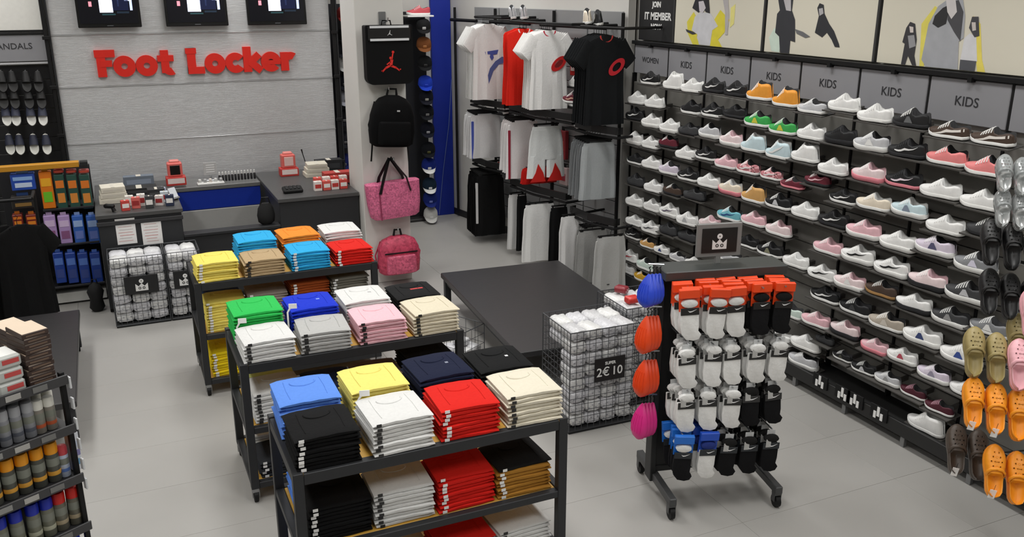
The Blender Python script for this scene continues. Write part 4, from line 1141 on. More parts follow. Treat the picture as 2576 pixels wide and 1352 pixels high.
LEVELS = {2: ((1185, 268, 1270, 275, .42), (1282, 292, 1440, 300, .44), (1448, 335, 1553, 340, .44)), 3: ((1190, 418, 1275, 430, .42), (1285, 478, 1425, 500, .44), (1435, 556, 1546, 562, .5))}
TOPS = ((1195, 42, 1262, 46, .5), (1285, 55, 1440, 60, .5), (1462, 68, 1572, 70, .5))
def hang_on(p, px, cat):
    """bring the hanger's hook up or down to its rail"""
    for (a, b, c, d, o_) in (LEVELS[3] if cat == 'trousers' else LEVELS[2] if cat == 'shorts' else TOPS):
        if px <= c + 20:
            z = (rail_point(a, b, o_).z + rail_point(c, d, o_).z) / 2
            if abs(z - p.z) < .3: p.z = z - (.085 if cat in ('trousers', 'shorts') else .07)
            return
def room_below(px, z, cat):
    """free height between a hanging point and the rail of the level below"""
    if cat == 'trousers': return z - .06
    for (a, b, c, d, o_) in LEVELS[3 if cat == 'shorts' else 2]:
        if px <= c + 20:
            return z - ((rail_point(a, b, o_).z + rail_point(c, d, o_).z) / 2 + .115)
    return 9
def garment(kind, me, px, py, c, lab, cat, grp=None, sx=1, off=None, extras=(), yaw=0, sz=1):
    if off is None: off = .5 if cat in ('t-shirt', 'jersey') else .42
    p = rail_point(px, py, off)
    hang_on(p, px, cat)
    t = thing(kind, lab, cat, p, (0, 0, WANG + R(-14 + yaw)), grp)
    t.scale = (sx * (.86 if cat in ('t-shirt', 'jersey') else 1), .27, min(sz, room_below(px, p.z, cat) / {'t-shirt': .865, 'jersey': .865, 'shorts': .585}.get(cat, .74)))
    place(me, me.name.split('.')[0], t, m=cloth(c))
    place(CLIP if cat in ('shorts', 'trousers') else HANG, 'hanger', t)
    for (m_, loc, col_) in extras: place(m_, m_.name.split('.')[0], t, loc, m=mat(col_, .7))
    return t
def behind(kind, mes, px, py, n, c, lab, cat, grp, dpx=9, dpy=1, step=.056, **kw):
    """further pieces of the same run, hung along the rail away from the first"""
    for k in range(n):
        o = garment(kind, mes[k % len(mes)], px, py, c, lab, cat, grp, **kw)
        o.location = o.location + Vector((RD.x, RD.y, 0)) * (step * (k + 1)) + Vector((-RN.x, -RN.y, 0)) * min(.017, dpx * .0022) * (k + 1)
nk = (0, 0, 0)
behind('hung_shirt', TEE, 1230, 62, 4, 'eeeeec', 'white t-shirt with blue print in the hung row by the corner', 't-shirt', 'white and blue shirts', dpx=9)
garment('hung_shirt', TEE[0], 1230, 62, 'eeeeec', 'white t-shirt with blue chest mark, front of the row by the corner', 't-shirt', None, .95, extras=((NECK, nk, 'e4e4e4'), (MARK, (.03, -.07, -.31), '4a58a8'), (SPLASH, (.06, -.085, 0), '56649c')))
garment('hung_shirt', VEST[0], 1318, 72, 'e02a1c', 'red sleeveless jersey hung beside the white lip-print t-shirt', 'jersey', extras=((NECK, nk, 'f0e8e4'), (MARK, (.0, -.075, -.26), 'e8742a')))
for k in range(2):
    o = garment('hung_shirt', VEST[1], 1320, 74, 'e02a1c', 'red sleeveless jersey behind the front red jersey', 'jersey', 'red jerseys'); o.location += Vector((RD.x, RD.y, 0)) * .06 * (k + 1) + Vector((-RN.x, -RN.y, 0)) * .02
behind('hung_shirt', TEE, 1382, 74, 4, 'efeeec', 'plain white t-shirt behind the white lip-print t-shirt', 't-shirt', 'white shirts behind the lip print', dpx=13)
garment('hung_shirt', TEE[1], 1382, 74, 'efeeec', 'white t-shirt with red collar and red lips print', 't-shirt', extras=((NECK, nk, 'c8203a'), (LIPS, (.12, -.085, -.36), 'c81a18'), (LIPIN, (.12, -.086, -.36), '7a1414')))
behind('hung_shirt', TEE, 1525, 90, 5, '17191b', 'plain black t-shirt behind the black lip-print t-shirt', 't-shirt', 'black shirts behind the lip print', dpx=15)
garment('hung_shirt', TEE[2], 1525, 90, '17191b', 'black t-shirt with red collar and red lips outline', 't-shirt', None, 1.0, extras=((NECK, nk, 'd0403a'), (LIPS, (.13, -.085, -.3), 'cc1f2c')), sz=1.02)
# shorts, middle level
behind('hung_shorts', SHORT, 1222, 288, 5, 'e9e9ea', 'white shorts behind the blue-striped white shorts', 'shorts', 'white shorts by the corner', dpx=11)
garment('hung_shorts', SHORT[0], 1222, 288, 'e9e9ea', 'white shorts with a blue side stripe hung by the corner', 'shorts', extras=((SIDEST, nk, '4a5cb8'),))
behind('hung_shorts', SHORT, 1316, 316, 4, 'eceaea', 'white shorts behind the red-striped white shorts', 'shorts', 'white shorts under the red jersey', dpx=11)
garment('hung_shorts', SHORT[1], 1316, 316, 'eceaea', 'white shorts with a dark red side stripe under the red jersey', 'shorts', extras=((SIDEST, nk, '9a2038'),), sz=1.1)
garment('hung_shorts', SHORT[2], 1374, 330, 'ecefee', 'white shorts with bright red hem under the white lip t-shirt', 'shorts', extras=((TRI, (-.1, -.085, -.6), 'd02018'), (TRI, (.1, -.085, -.6), 'd02018')))
behind('hung_shorts', SHORT, 1362, 425, 2, 'c41c16', 'bright red shorts below the white shorts with red hem', 'shorts', 'red shorts')
behind('hung_shorts', SHORT, 1506, 372, 5, '7d8082', 'mid grey shorts behind the pale grey shorts', 'shorts', 'grey shorts under the black shirt', dpx=13, step=.056)
garment('hung_shorts', SHORT[0], 1506, 372, 'b4b9bb', 'pale grey shorts with notched hem under the black lip t-shirt', 'shorts')
# trousers, lowest level
behind('hung_trousers', PANT, 1232, 438, 6, '0d0d0e', 'black tracksuit trousers in the run by the corner', 'trousers', 'black trousers by the corner', dpx=10)
garment('hung_trousers', PANT[0], 1232, 438, '101011', 'black tracksuit trousers with white stripe, nearest the white corner wall', 'trousers', extras=((SIDEST, nk, 'd8d8d8'),), sz=1.0)
garment('hung_trousers', PANT[1], 1300, 485, 'e2e2e1', 'white tracksuit trousers between black trousers and wide white trousers', 'trousers', sx=.6)
garment('hung_trousers', PANT[1], 1313, 500, '111112', 'slim black trousers beside the wide white trousers', 'trousers', sx=.35)
garment('hung_trousers', PANT[2], 1357, 522, 'e8e8e6', 'wide white trousers hung above the low dark platform', 'trousers', sx=1.05, off=.5)
garment('hung_trousers', PANT[2], 1406, 530, '0f0f10', 'black trousers behind the wide white trousers', 'trousers', sx=.6)
garment('hung_trousers', PANT[0], 1438, 562, 'e4e3e2', 'white trousers at the end of the grey trousers run', 'trousers', sx=.75, off=.55)
behind('hung_trousers', PANT, 1505, 590, 3, '8b8b89', 'mid grey trousers in the run above the platform', 'trousers', 'grey trousers above the platform', dpx=12)
garment('hung_trousers', PANT[1], 1490, 588, '9c9c9a', 'grey trousers next to the white trousers above the platform', 'trousers', off=.52)
garment('hung_trousers', PANT[2], 1536, 590, 'bdbdbb', 'pale grey trousers with small dark logo near the shoe wall', 'trousers', None, .95, extras=((MB().box((-.02, -.075, -.66), (.03, .003, .014)).mesh('hem_logo', BLACK), nk, '333333'),), off=.52)
# rails: curved black bars and the grey slat wall behind
cw = thing('clothing_fixture', 'black clothes fixture with curved rails on the grey slatted wall', 'display', (0, 0, 0))
def wp(s, z, off): 
    q = p0 + RD * s + RN * off
    return Vector((q.x, q.y, z))
LW = (p1 - p0).length
for k in range(17):
    for j in range(6):
        if j == 5 or (k >= 5 and j > 3): continue
        s0 = .05 + j * .55
        m = MB(); 
        a, b = wp(s0, 0, .02), wp(s0 + .53, 0, .02)
        z0 = 2.62 - .15 * k
        c = (a + b) / 2
        m.box((0, 0, 0), ((b - a).length, .03, .142), .003)
        o = m.build('slat_board', mat('8c8d8e', .5, 0, .05, 8), cw); o.location = (c.x, c.y, z0 + .07); o.rotation_euler = (0, 0, math.atan2(RD.y, RD.x))
def urail(pxa, pya, pxb, pyb, off, cover=True):
    A, B = rail_point(pxa, pya, off), rail_point(pxb, pyb, off)
    A.z = B.z = (A.z + B.z) / 2
    N3 = Vector((RN.x, RN.y, 0))
    m = MB(); pts = [A - N3 * (off - .03), A - N3 * .06, A, A + (B - A) * .5 + N3 * .05, B, B - N3 * .06, B - N3 * (off - .03)]
    m.tube(pts, .014, 8); m.build('curved_rail', BLACK, cw, True)
    if not cover: return
    m = MB(); q = pts[1:6]; q = [q[0], q[1], q[1] + (q[2] - q[1]) * .4, q[2], q[2] + (q[3] - q[2]) * .6, q[3], q[4]]
    rings = []
    for p in q:
        rings.append([p + Vector((0, 0, .03)) + N3 * .012, p + Vector((0, 0, .1)) + N3 * .012, p + Vector((0, 0, .1)) - N3 * .012, p + Vector((0, 0, .03)) - N3 * .012])
    m.loft(rings); m.build('rail_cover', mat('161617', .45), cw)
for (a, b, c, d, o_) in TOPS + LEVELS[2] + LEVELS[3]: urail(a, b, c, d, o_, b > 100)
for s in (.02, 1.15, 2.3, 3.22):
    q0, q1 = wp(s, .1, .05), wp(s, 2.75, .05)
    MB().cyl(q0, q1, .018, n=8).build('upright', BLACK, cw, True)
# top bar across the slats
for (s0, s1) in ((.2, 1.3), (1.5, 2.3), (2.6, 3.2)):
    MB().cyl(wp(s0, 2.6, .12), wp(s1, 2.6, .12), .02, n=8).build('top_bar', BLACK, cw, True)
# shoes displayed between the clothes
def wallshoe(px, py, c, kind, off, lab, acc='', ac='f2f2f0', yaw=0, tray=True):
    p = rail_point(px, py, off)
    t = thing('sneaker', lab, 'shoe', p + Vector((0, -.12, 0)), (R(-9), 0, R(95 + yaw)), 'sneakers between the clothes')
    S = SH[kind]
    place(S['upper'], 'upper', t, m=[mat(PAL[c], .6, 0, .1, 40, .1), mat('2a2a2c', .8)]); place(S['sole'], 'sole', t); place(S['laces'], 'laces', t)
    if acc: place(S[acc], 'swoosh_mark', t, m=mat(ac, .5))
    m = MB(); m.box((0, 0, -.012), (.12, .3, .012), .002); 
    o = m.build('shelf_tray', BLACK, cw); o.location = p + Vector((0.02, .02, -.002)); o.rotation_euler = (0, 0, WANG)
    MB().cyl(p + Vector((.02, .02, -.012)), p + Vector((.02, .02, -.012)) - Vector((RN.x, RN.y, 0)) * (off - .04), .012, n=6).build('shelf_arm', BLACK, cw)
wallshoe(1280, 48, 'pale grey', 'high', .35, 'pale patterned high-top sneaker above the red jersey', 'swoosh', '3f5a48', yaw=-30)
wallshoe(1308, 48, 'pale grey', 'high', .3, 'pale high-top sneaker with dark swoosh above the red jersey', 'swoosh', '2c3a34', yaw=-30)
wallshoe(1468, 60, 'cream', 'high', .35, 'cream high-top sneaker above the black lip t-shirt', yaw=-30)
wallshoe(1495, 64, 'black', 'high', .3, 'black and white high-top sneaker above the black lip t-shirt', 'swoosh', yaw=-30)
wallshoe(1450, 218, 'white', 'low', .22, 'white sneaker on its tray between the lip t-shirts, upper one', yaw=-10)
wallshoe(1448, 268, 'white', 'low', .22, 'white sneaker on its tray between the lip t-shirts, lower one', yaw=-10)
wallshoe(1446, 322, 'white', 'chunky', .24, 'white chunky sneaker between the red-hem shorts and black rail', yaw=-30)
wallshoe(1454, 258, 'dark red', 'low', .45, 'red and white sneaker in front of the black lip t-shirt', 'swoosh', 'f0c0a8', yaw=10)
wallshoe(1262, 285, 'white', 'flat', .3, 'white sneaker lying on the rail under the white blue-print shirts', yaw=-30)
wallshoe(1464, 134, 'dark red', 'low', .085, 'dark red sneaker high between the white and black t-shirts')
# boxed goods visible in the gaps
for (px, py, w, h, c, c2, lab) in ((1262, 400, .16, .3, '2b2d2f', 'b84058', 'black pack with pink print hung in the gap beside white shorts'), (1262, 425, .13, .08, 'c8301f', 'e8d8c8', 'red pack hung below the pink print pack'), (1416, 400, .14, .32, 'a83038', 'e06a60', 'red striped pack hung in the gap beside the grey shorts'), (1420, 465, .14, .2, 'e0c8c8', 'c04a58', 'pink and white pack hung below the red striped pack'), (1445, 190, .1, .2, 'd02c28', 'f0e6e0', 'red and white pack hung between the lip t-shirts')):
    p = rail_point(px, py, .08)
    t = thing('hanging_pack', lab, 'package', p, (0, 0, WANG - R(90)))
    MB().box((0, 0, h / 2), (w, .05, h), .006).build('pack_body', mat(c, .5), t); MB().box((0, -.027, h * .45), (w * .6, .003, h * .4)).build('pack_print', mat(c2, .5), t); MB().box((0, 0, h + .02), (.05, .004, .05)).build('hang_tab', BLACK, t)
    MB().cyl(p + Vector((0, 0, h + .03)), p + Vector((0, 0, h + .03)) - Vector((RN.x, RN.y, 0)) * .06, .006, n=6).build('peg', BLACK, cw)
# black clothes on the left rail
for k in range(7):
    t = thing('hung_shirt', 'black short-sleeved top on the clothes rail at the low dark table', 't-shirt', (-1.66 + .14 * k, 8.45, 1.06), (0, 0, R(38)), 'black tops on the left rail')
    t.scale = (1, .42, 1)
    place(TEE[k % 3], 'shirt_body', t, m=cloth('0b0b0c')); place(HANG, 'hanger', t); place(NECK, 'neckband', t, m=cloth('101012'))

# ================================================================== BAGS ON THE PILLAR
PY = 8.79
hk = thing('pillar_hooks', 'steel hook plate on the front of the white pillar', 'hook', (2.53, PY, 0))
def hook(z, x): MB().cyl((x - 2.53, 0, z), (x - 2.53, -.13, z + .02), .007, n=6).cyl((x - 2.53, -.13, z + .02), (x - 2.53, -.135, z + .05), .008, n=6).build('hook', CHROME, hk)
p = onY(961, 48, PY); MB().box((p.x - 2.53, -.006, p.z), (.07, .012, .14), .003).build('hook_plate', mat('8f9193', .35, .8), hk)
def softbox(w, d, h, n=20, sq=.45, prof=None):
    mb = MB(); prof = prof or ((0, .9), (.03, 1), (.25, 1.03), (.6, 1.02), (.9, 1), (.97, .96), (1, .85))
    mb.loft([[(w / 2 * s * math.copysign(abs(math.cos(a)) ** sq, math.cos(a)), d / 2 * s * math.copysign(abs(math.sin(a)) ** sq, math.sin(a)), h * u) for a in [2 * PI * j / n for j in range(n)]] for u, s in prof])
    return mb
# black shoulder bag with red jumping figure
a, b = onY(922, 214, PY - .12), onY(1034, 62, PY - .12)
w, h = b.x - a.x, b.z - a.z
jb = thing('satchel_bag', 'black shoulder bag with a red leaping figure logo on the pillar', 'bag', ((a.x + b.x) / 2, PY - .1, a.z))
mb = MB(); out = []
for (cx, cz, a0) in ((w / 2 - .07, .07, -90), (w / 2 - .015, h - .015, 0), (-w / 2 + .015, h - .015, 90), (-w / 2 + .07, .07, 180)):
    rr = .07 if cz < .1 else .015
    for k in range(6): an = R(a0 + 18 * k); out.append((cx + rr * math.cos(an), cz + rr * math.sin(an)))
mb.prism(out, .11, Matrix.Translation((0, .05, 0))); mb.build('bag_body', mat('0c0c0d', .6, spec=.15), jb)
mb = MB(); mb.box((0, -.066, h - .075), (w * .9, .012, .13), .004); mb.build('flap', mat('141415', .35), jb)
for z in (h - .015, h - .135): MB().box((.0, -.074, z), (w * .82, .004, .022), .001).build('reflective_strip', mat('d8dadc', .3), jb)
def jumper(par, c, s, m):
    mb = MB(); M = Matrix.Translation(c) @ Matrix.Scale(s, 4)
    def bb(x0, z0, x1, z1, wd):
        d = Vector((x1 - x0, z1 - z0)).normalized(); n = Vector((-d.y, d.x)) * wd / 2
        mb.prism([(x0 - n.x, z0 - n.y), (x1 - n.x, z1 - n.y), (x1 + n.x * .7, z1 + n.y * .7), (x0 + n.x * .7, z0 + n.y * .7)], .02, M)
    bb(0, -.1, .08, .28, .2); bb(.08, .25, .16, .62, .09); bb(.02, .15, -.22, -.02, .08); bb(-.02, -.08, -.3, -.22, .14); bb(-.28, -.2, -.5, -.42, .1); bb(.04, -.08, .34, -.2, .14); bb(.32, -.19, .56, -.38, .1); bb(.52, -.36, .62, -.28, .08); bb(-.48, -.4, -.56, -.36, .08)
    mb.arc(.02, .36, .08, .0001, 0, 360, .02, 12, M); mb.arc(.18, .7, .08, .0001, 0, 360, .02, 12, M)
    return mb.build('leaping_figure_logo', m, par)
q = onY(983, 162, PY - .17); jumper(jb, (q.x - jb.location.x, -.0605, q.z - jb.location.z), .165, mat('d8281f', .5))
jumper(jb, (0, -.0735, h - .078), .04, mat('e0e0e0', .5))
MB().tube([(-.05, .03, h - .01), (-.04, .03, h + .04), (.04, .03, h + .04), (.05, .03, h - .01)], .012, 6, flat=.4).build('strap', BLACK, jb, True)
hook(jb.location.z + h + .02, jb.location.x)
# black backpack
a, b = onY(932, 372, PY - .15), onY(1034, 238, PY - .15)
bp = thing('backpack', 'black backpack hanging below the satchel on the white pillar', 'backpack', ((a.x + b.x) / 2, PY - .13, a.z), (0, R(4), 0))
w, h = b.x - a.x, b.z - a.z
softbox(w, .22, h, 22, .6, ((0, .8), (.05, .98), (.3, 1.05), (.6, 1), (.82, .86), (.94, .62), (1, .3))).build('bag_body', mat('0a0a0b', .8, bump=.3, spec=.1), bp, True)
softbox(w * .75, .1, h * .45, 18, .5).build('front_pocket', mat('0d0d0e', .8, spec=.1), bp, True).location = (0, -.1, .03)
MB().tube([(-.05, .03, h), (-.04, .02, h + .06), (.04, .02, h + .06), (.05, .03, h)], .012, 6).build('handle', BLACK, bp, True)
for s in (-1, 1): MB().tube([(s * w * .35, .1, h * .85), (s * w * .5, .06, h * .4), (s * w * .42, .04, .0), (s * w * .45, .02, -.16)], .016, 6, flat=.4).build('strap', BLACK, bp, True)
MB().box((.03, -.115, h * .72), (.03, .004, .015)).build('logo', mat('b8b8b8', .4), bp)
hook(bp.location.z + h + .04, bp.location.x)
# pink tote
a, b = onY(930, 552, PY - .12), onY(1055, 452, PY - .12)
tb = thing('tote_bag', 'pink patterned tote bag with black handles on the pillar', 'bag', ((a.x + b.x) / 2, PY - .11, a.z), (0, R(-3), 0))
w, h = b.x - a.x, b.z - a.z
pk = mat('cc6288', .55, 0, .2, 70, .1, kind='floral2')
softbox(w, .17, h, 24, .4, ((0, .82), (.06, .93), (.4, 1.0), (1, 1.03))).build('bag_body', pk, tb, True)
for y in (-.088, .07): MB().tube([(-w * .28, y, h * .75), (-w * .2, y, h + .05), (-.01, 0, h + .24), (.01, 0, h + .24), (w * .24, y, h + .05), (w * .3, y, h * .75)], .032, 6, flat=.3).build('handle', BLACK, tb, True)
MB().box((-w * .3, -.09, h * .4), (.012, .004, h * .8)).build('seam', mat('8e2f52', .6), tb)
hook(tb.location.z + h + .2, tb.location.x)
# pink backpack
a, b = onY(955, 692, PY - .13), onY(1052, 588, PY - .13)
kb = thing('backpack', 'small pink and crimson backpack hanging lowest on the pillar', 'backpack', ((a.x + b.x) / 2, PY - .12, a.z))
w, h = b.x - a.x, b.z - a.z
cr = mat('b02f4e', .55, 0, .25, 45, .1, kind='floral2')
softbox(w, .2, h, 22, .6, ((0, .85), (.05, .98), (.35, 1.03), (.7, .98), (.9, .8), (1, .4))).build('bag_body', cr, kb, True)
softbox(w * .72, .09, h * .48, 18, .5).build('front_pocket', mat('c2506e', .5, 0, .25, 50, kind='floral2'), kb, True).location = (0, -.09, .02)
MB().box((0, -.1, h * .6), (w * .8, .01, .012)).build('zip', BLACK, kb)
MB().tube([(-.04, .02, h), (-.03, .02, h + .06), (.03, .02, h + .06), (.04, .02, h)], .012, 6).build('handle', BLACK, kb, True)
for s in (-1, 1): MB().tube([(s * w * .4, .06, h * .85), (s * w * .56, .03, h * .5), (s * w * .5, .04, .05)], .014, 6, flat=.4).build('strap', cr, kb, True)
hook(kb.location.z + h + .04, kb.location.x)

# ================================================================== CAP TOWER behind the pillar
YCAP = 11.12
def cap_parts():
    c = MB(); prof = [(0, .115), (.04, .112), (.07, .098), (.088, .072), (.096, .03), (.097, 0)]
    rings = [[(r * math.cos(2 * PI * j / 18), r * 1.12 * math.sin(2 * PI * j / 18), z) for j in range(18)] for r, z in ((.097, 0), (.096, .03), (.088, .072), (.07, .098), (.04, .112), (.004, .116))]
    c.loft(rings)
    v = MB(); top = []; n = 12
    for u in (0, .35, .7, 1):
        top.append([(.097 * (1 - .12 * u) * math.cos(PI + PI * j / n), -(.108 + 0) * math.sin(PI * j / n) - .085 * u * math.sin(PI * j / n) ** .6, .004 - .02 * u * u) for j in range(n + 1)])
    v.loft(top, ringclosed=False, caps=False)
    b = MB(); b.lathe([(.008, .115), (.01, .119), (.004, .123)], 8)
    l = MB(); l.box((0, -.103, .05), (.045, .008, .035), .004, Matrix.Rotation(R(12), 4, 'X'))
    return c.mesh('crown', WHITE, True), v.mesh('visor', WHITE, True), b.mesh('button', WHITE, True), l.mesh('front_logo', WHITE)
CR, VI, BU, LO = cap_parts()
tw = thing('cap_tower', 'tall narrow dark cap rack between the pillar and the blue panel', 'display', (3.62, YCAP + .05, 0))
MB().box((0, .06, 1.35), (.42, .03, 2.7), .003).build('back_panel', mat('0e1018', .6), tw)
MB().box((0, .02, .02), (.4, .22, .04), .01).build('base', mat('2c2c2c', .5), tw)
capinfo = [(62, '1a1a1c', 'f0f0f0', 'black cap with white badge, below the red shoe'), (108, '7a4a28', 'c98a50', 'brown and tan patterned cap'), (155, '17181a', '404040', 'plain black cap above the bright blue cap'), (205, '2242c0', '2a50d8', 'bright blue cap'), (240, '1a1c26', 'd8d8d0', 'dark cap with pale badge below the blue cap'), (278, '191b20', 'a0a0a0', 'dark cap with grey badge'), (322, '161824', 'd0d0d8', 'dark navy cap with white badge'), (372, '15171c', '707040', 'dark cap with olive badge'), (412, '1a2c80', 'f0f0f0', 'navy cap with white visor, upper'), (462, '182a3a', 'f0f0f0', 'dark cap with white visor, lower'), (496, '1c2c78', '8a98e0', 'navy cap with pale blue badge'), (535, 'd0d0cc', 'f0f0f0', 'pale grey cap at the foot of the tower')]
for k, (py, c, lc, lab) in enumerate(capinfo):
    px = 1064 + (py - 60) * .04
    p = onY(px, py, YCAP - .1)
    t = thing('cap', lab + ' on the cap tower' if len(lab.split()) < 12 else lab, 'cap', (p.x, YCAP - .1, p.z - .04), (R(14), 0, R(-12)))
    t.scale = (.98, .98, .98)
    place(CR, 'crown', t, m=cloth(c)); place(VI, 'visor', t, m=cloth('e8e8e6' if 'white visor' in lab else c)); place(BU, 'button', t, m=cloth(c)); place(LO, 'front_logo', t, m=mat(lc, .5))
    MB().cyl((p.x - 3.62, -.02, p.z - .0), (p.x - 3.62, .06, p.z - .0), .01, n=6).build('peg', CHROME, tw)
# shelf with a red shoe on top of the tower and the dark strip left of the pillar
p = onY(1055, 38, YCAP - .1)
t = thing('sneaker', 'red and pink sneaker on the white shelf above the caps', 'shoe', (p.x + .14, YCAP - .1, p.z), (0, 0, R(172)))
place(SH['low']['upper'], 'upper', t, m=[mat('d0505a', .6), DARK]); place(SH['low']['sole'], 'sole', t); place(SH['low']['laces'], 'laces', t)
MB().box((p.x - 3.62, -.1, p.z - .012), (.34, .22, .02), .003).build('shelf', WHITE, tw)
t2 = thing('cap_rack', 'narrow dark cap rack between the metal wall and the pillar', 'display', (2.78, YB - .08, 0))
MB().box((0, .02, 1.4), (.5, .03, 2.8), .003).build('back_panel', mat('1a1c24', .6), t2)
MB().box((0, -.03, .05), (.5, .2, .1), .01).build('base', DARK, t2)
for k, (py, c, lab) in enumerate(((30, 'a83a38', 'dark red cap, highest in the gap left of the pillar'), (85, '16171c', 'black cap below the dark red cap in the pillar gap'), (120, '33353c', 'charcoal cap in the pillar gap above the white cap'), (155, 'e4e4e2', 'white cap in the pillar gap'), (200, '1c1e28', 'dark cap below the white cap in the pillar gap'), (240, 'b0b2bc', 'pale grey cap in the pillar gap'), (290, '14151a', 'black cap in the pillar gap below the grey cap'), (345, '23242a', 'charcoal cap in the pillar gap, second lowest'), (400, '1d2560', 'navy cap in the pillar gap, lowest'))):
    p = onY(866 + (k % 2) * 3, py, YB - .2)
    t = thing('cap', lab, 'cap', (p.x, YB - .2, p.z - .05), (R(14), 0, R(-12)))
    place(CR, 'crown', t, m=cloth(c)); place(VI, 'visor', t, m=cloth(c)); place(BU, 'button', t, m=cloth(c)); place(LO, 'front_logo', t, m=mat('8a8a8a', .5))
    MB().cyl((p.x - 2.78, -.035, p.z - .02), (p.x - 2.78, .02, p.z - .02), .01, n=6).build('peg', CHROME, t2)
# ================================================================== SOCK RACK
RX, RY, RZ = 3.128, 4.0, -13
rk = thing('sock_rack', 'black wheeled sock rack with framed emblem sign on top', 'display', (RX, RY, 0), (0, 0, R(RZ)))
fr = mat('222324', .5, .2)
for sx in (-1, 1):
    MB().box((sx * .355, .05, .77), (.035, .1, 1.36), .004).build('upright', fr, rk)
    MB().box((sx * .335, 0, .12), (.045, .6, .05), .005).build('base_leg', mat('4a4b4c', .45, .3), rk)
    for sy in (-1, 1):
        w = MB().cyl((sx * .335 - .014, sy * .27, .04), (sx * .335 + .014, sy * .27, .04), .04, n=14).build('caster_wheel', BLACK, rk, True)
        MB().box((sx * .335, sy * .27, .095), (.045, .05, .025), .004).box((sx * .335 - .021, sy * .27, .065), (.004, .035, .05)).box((sx * .335 + .021, sy * .27, .065), (.004, .035, .05)).build('caster_fork', mat('5a5b5c', .4, .5), w)
MB().box((0, .05, .8), (.69, .03, 1.29), .003).build('back_panel', mat('1c1d1e', .6), rk)
MB().box((0, .02, 1.44), (.745, .2, .055), .005).build('top_cap', mat('3a3d3c', .45), rk)
MB().box((0, .05, .16), (.69, .05, .04), .004).build('lower_bar', fr, rk)
# sign on top
sgn = MB().box((-.01, .05, 1.605), (.275, .02, .2), .004).build('sign_frame', mat('7d7d7b', .45), rk)
MB().box((-.01, .038, 1.605), (.215, .004, .145)).build('sign_panel', mat('141514', .4), sgn)
emblem(sgn, (-.01, .0355, 1.6), .105)
MB().box((-.01, .05, 1.485), (.03, .02, .05)).build('sign_stem', mat('7d7d7b', .45), sgn)
# sock packs
def sock_meshes():
    s = MB()      # folded sock pair: foot shape hanging, front at y=-.012
    poly = [(-.048, .16), (.048, .16), (.05, .07), (.046, .035), (.062, .012), (.05, -.012), (.02, -.02), (-.02, -.012), (-.045, .02), (-.052, .07)]
    n = len(poly)
    rings = []
    for y, k in ((-.016, .9), (-.012, 1), (.012, 1), (.016, .9)):
        rings.append([(x * k, y, .07 + (z - .07) * (k if z < .07 else 1)) for x, z in poly])
    s.loft(rings)
    o = MB(); o.loft([[(.046 * k * math.cos(2 * PI * j / 14), y, .195 + .024 * k * math.sin(2 * PI * j / 14)) for j in range(14)] for y, k in ((-.022, .6), (-.018, .95), (0, 1), (.012, .9))])
    b = MB(); b.box((0, -.019, .152), (.1, .004, .04), .001)
    c = MB(); c.box((0, .004, .21), (.112, .004, .13), .001)
    c.box((0, -.008, .25), (.112, .024, .05), .004)
    w = MB(); w.prism([(-.022, .004), (-.012, -.006), (.0, -.004), (.026, .01), (.0, .001), (-.012, .0)], .001, Matrix.Translation((.01, -.0215, .154)))
    g = MB(); g.box((-.02, -.02, .17), (.03, .003, .05)); 
    ht = MB(); ht.box((0, .004, .226), (.05, .003, .035), .001)
    return [m.mesh(nm, WHITE, sm) for m, nm, sm in ((s, 'sock', True), (o, 'sock_cuff', True), (b, 'paper_band', False), (c, 'header_card', False), (w, 'swoosh_mark', False), (g, 'size_label', False), (ht, 'hang_tab', False))]
SK, SO, SBd, SCd, SWm, SGl, SHt = sock_meshes()
def sockpack(k, r, dpt, card, sock, cuff, band, lab, grp):
    lx_, ly_ = -.27 + .135 * k + random.uniform(-.006, .006), -.235 + .05 * dpt
    lz_ = [1.135, .84, .565, .25][r] - (.0 if r else 0)
    x, y = RX + math.cos(R(RZ)) * lx_ - math.sin(R(RZ)) * ly_, RY + math.sin(R(RZ)) * lx_ + math.cos(R(RZ)) * ly_
    t = thing('sock_pack', lab, 'socks', (x, y, lz_), (R(random.uniform(-3, 5)), R(random.uniform(-4, 4)), R(RZ - 6 + random.uniform(-6, 6))), grp)
    t.scale = (1.02, 1, 1.04)
    place(SK, 'sock', t, m=cloth(sock)); place(SO, 'sock_cuff', t, m=cloth(cuff)); place(SBd, 'paper_band', t, m=mat(band, .4)); place(SWm, 'swoosh_mark', t, m=mat('f0f0f0', .4))
    if card: place(SCd, 'header_card', t, m=mat(card, .4))
    else:
        place(SGl, 'size_label', t, m=mat('b8b8b6', .4)); place(SHt, 'hang_tab', t, m=mat('c8cacb', .3))
RN4 = ['orange-carded top row', 'second row', 'third row', 'lowest row']
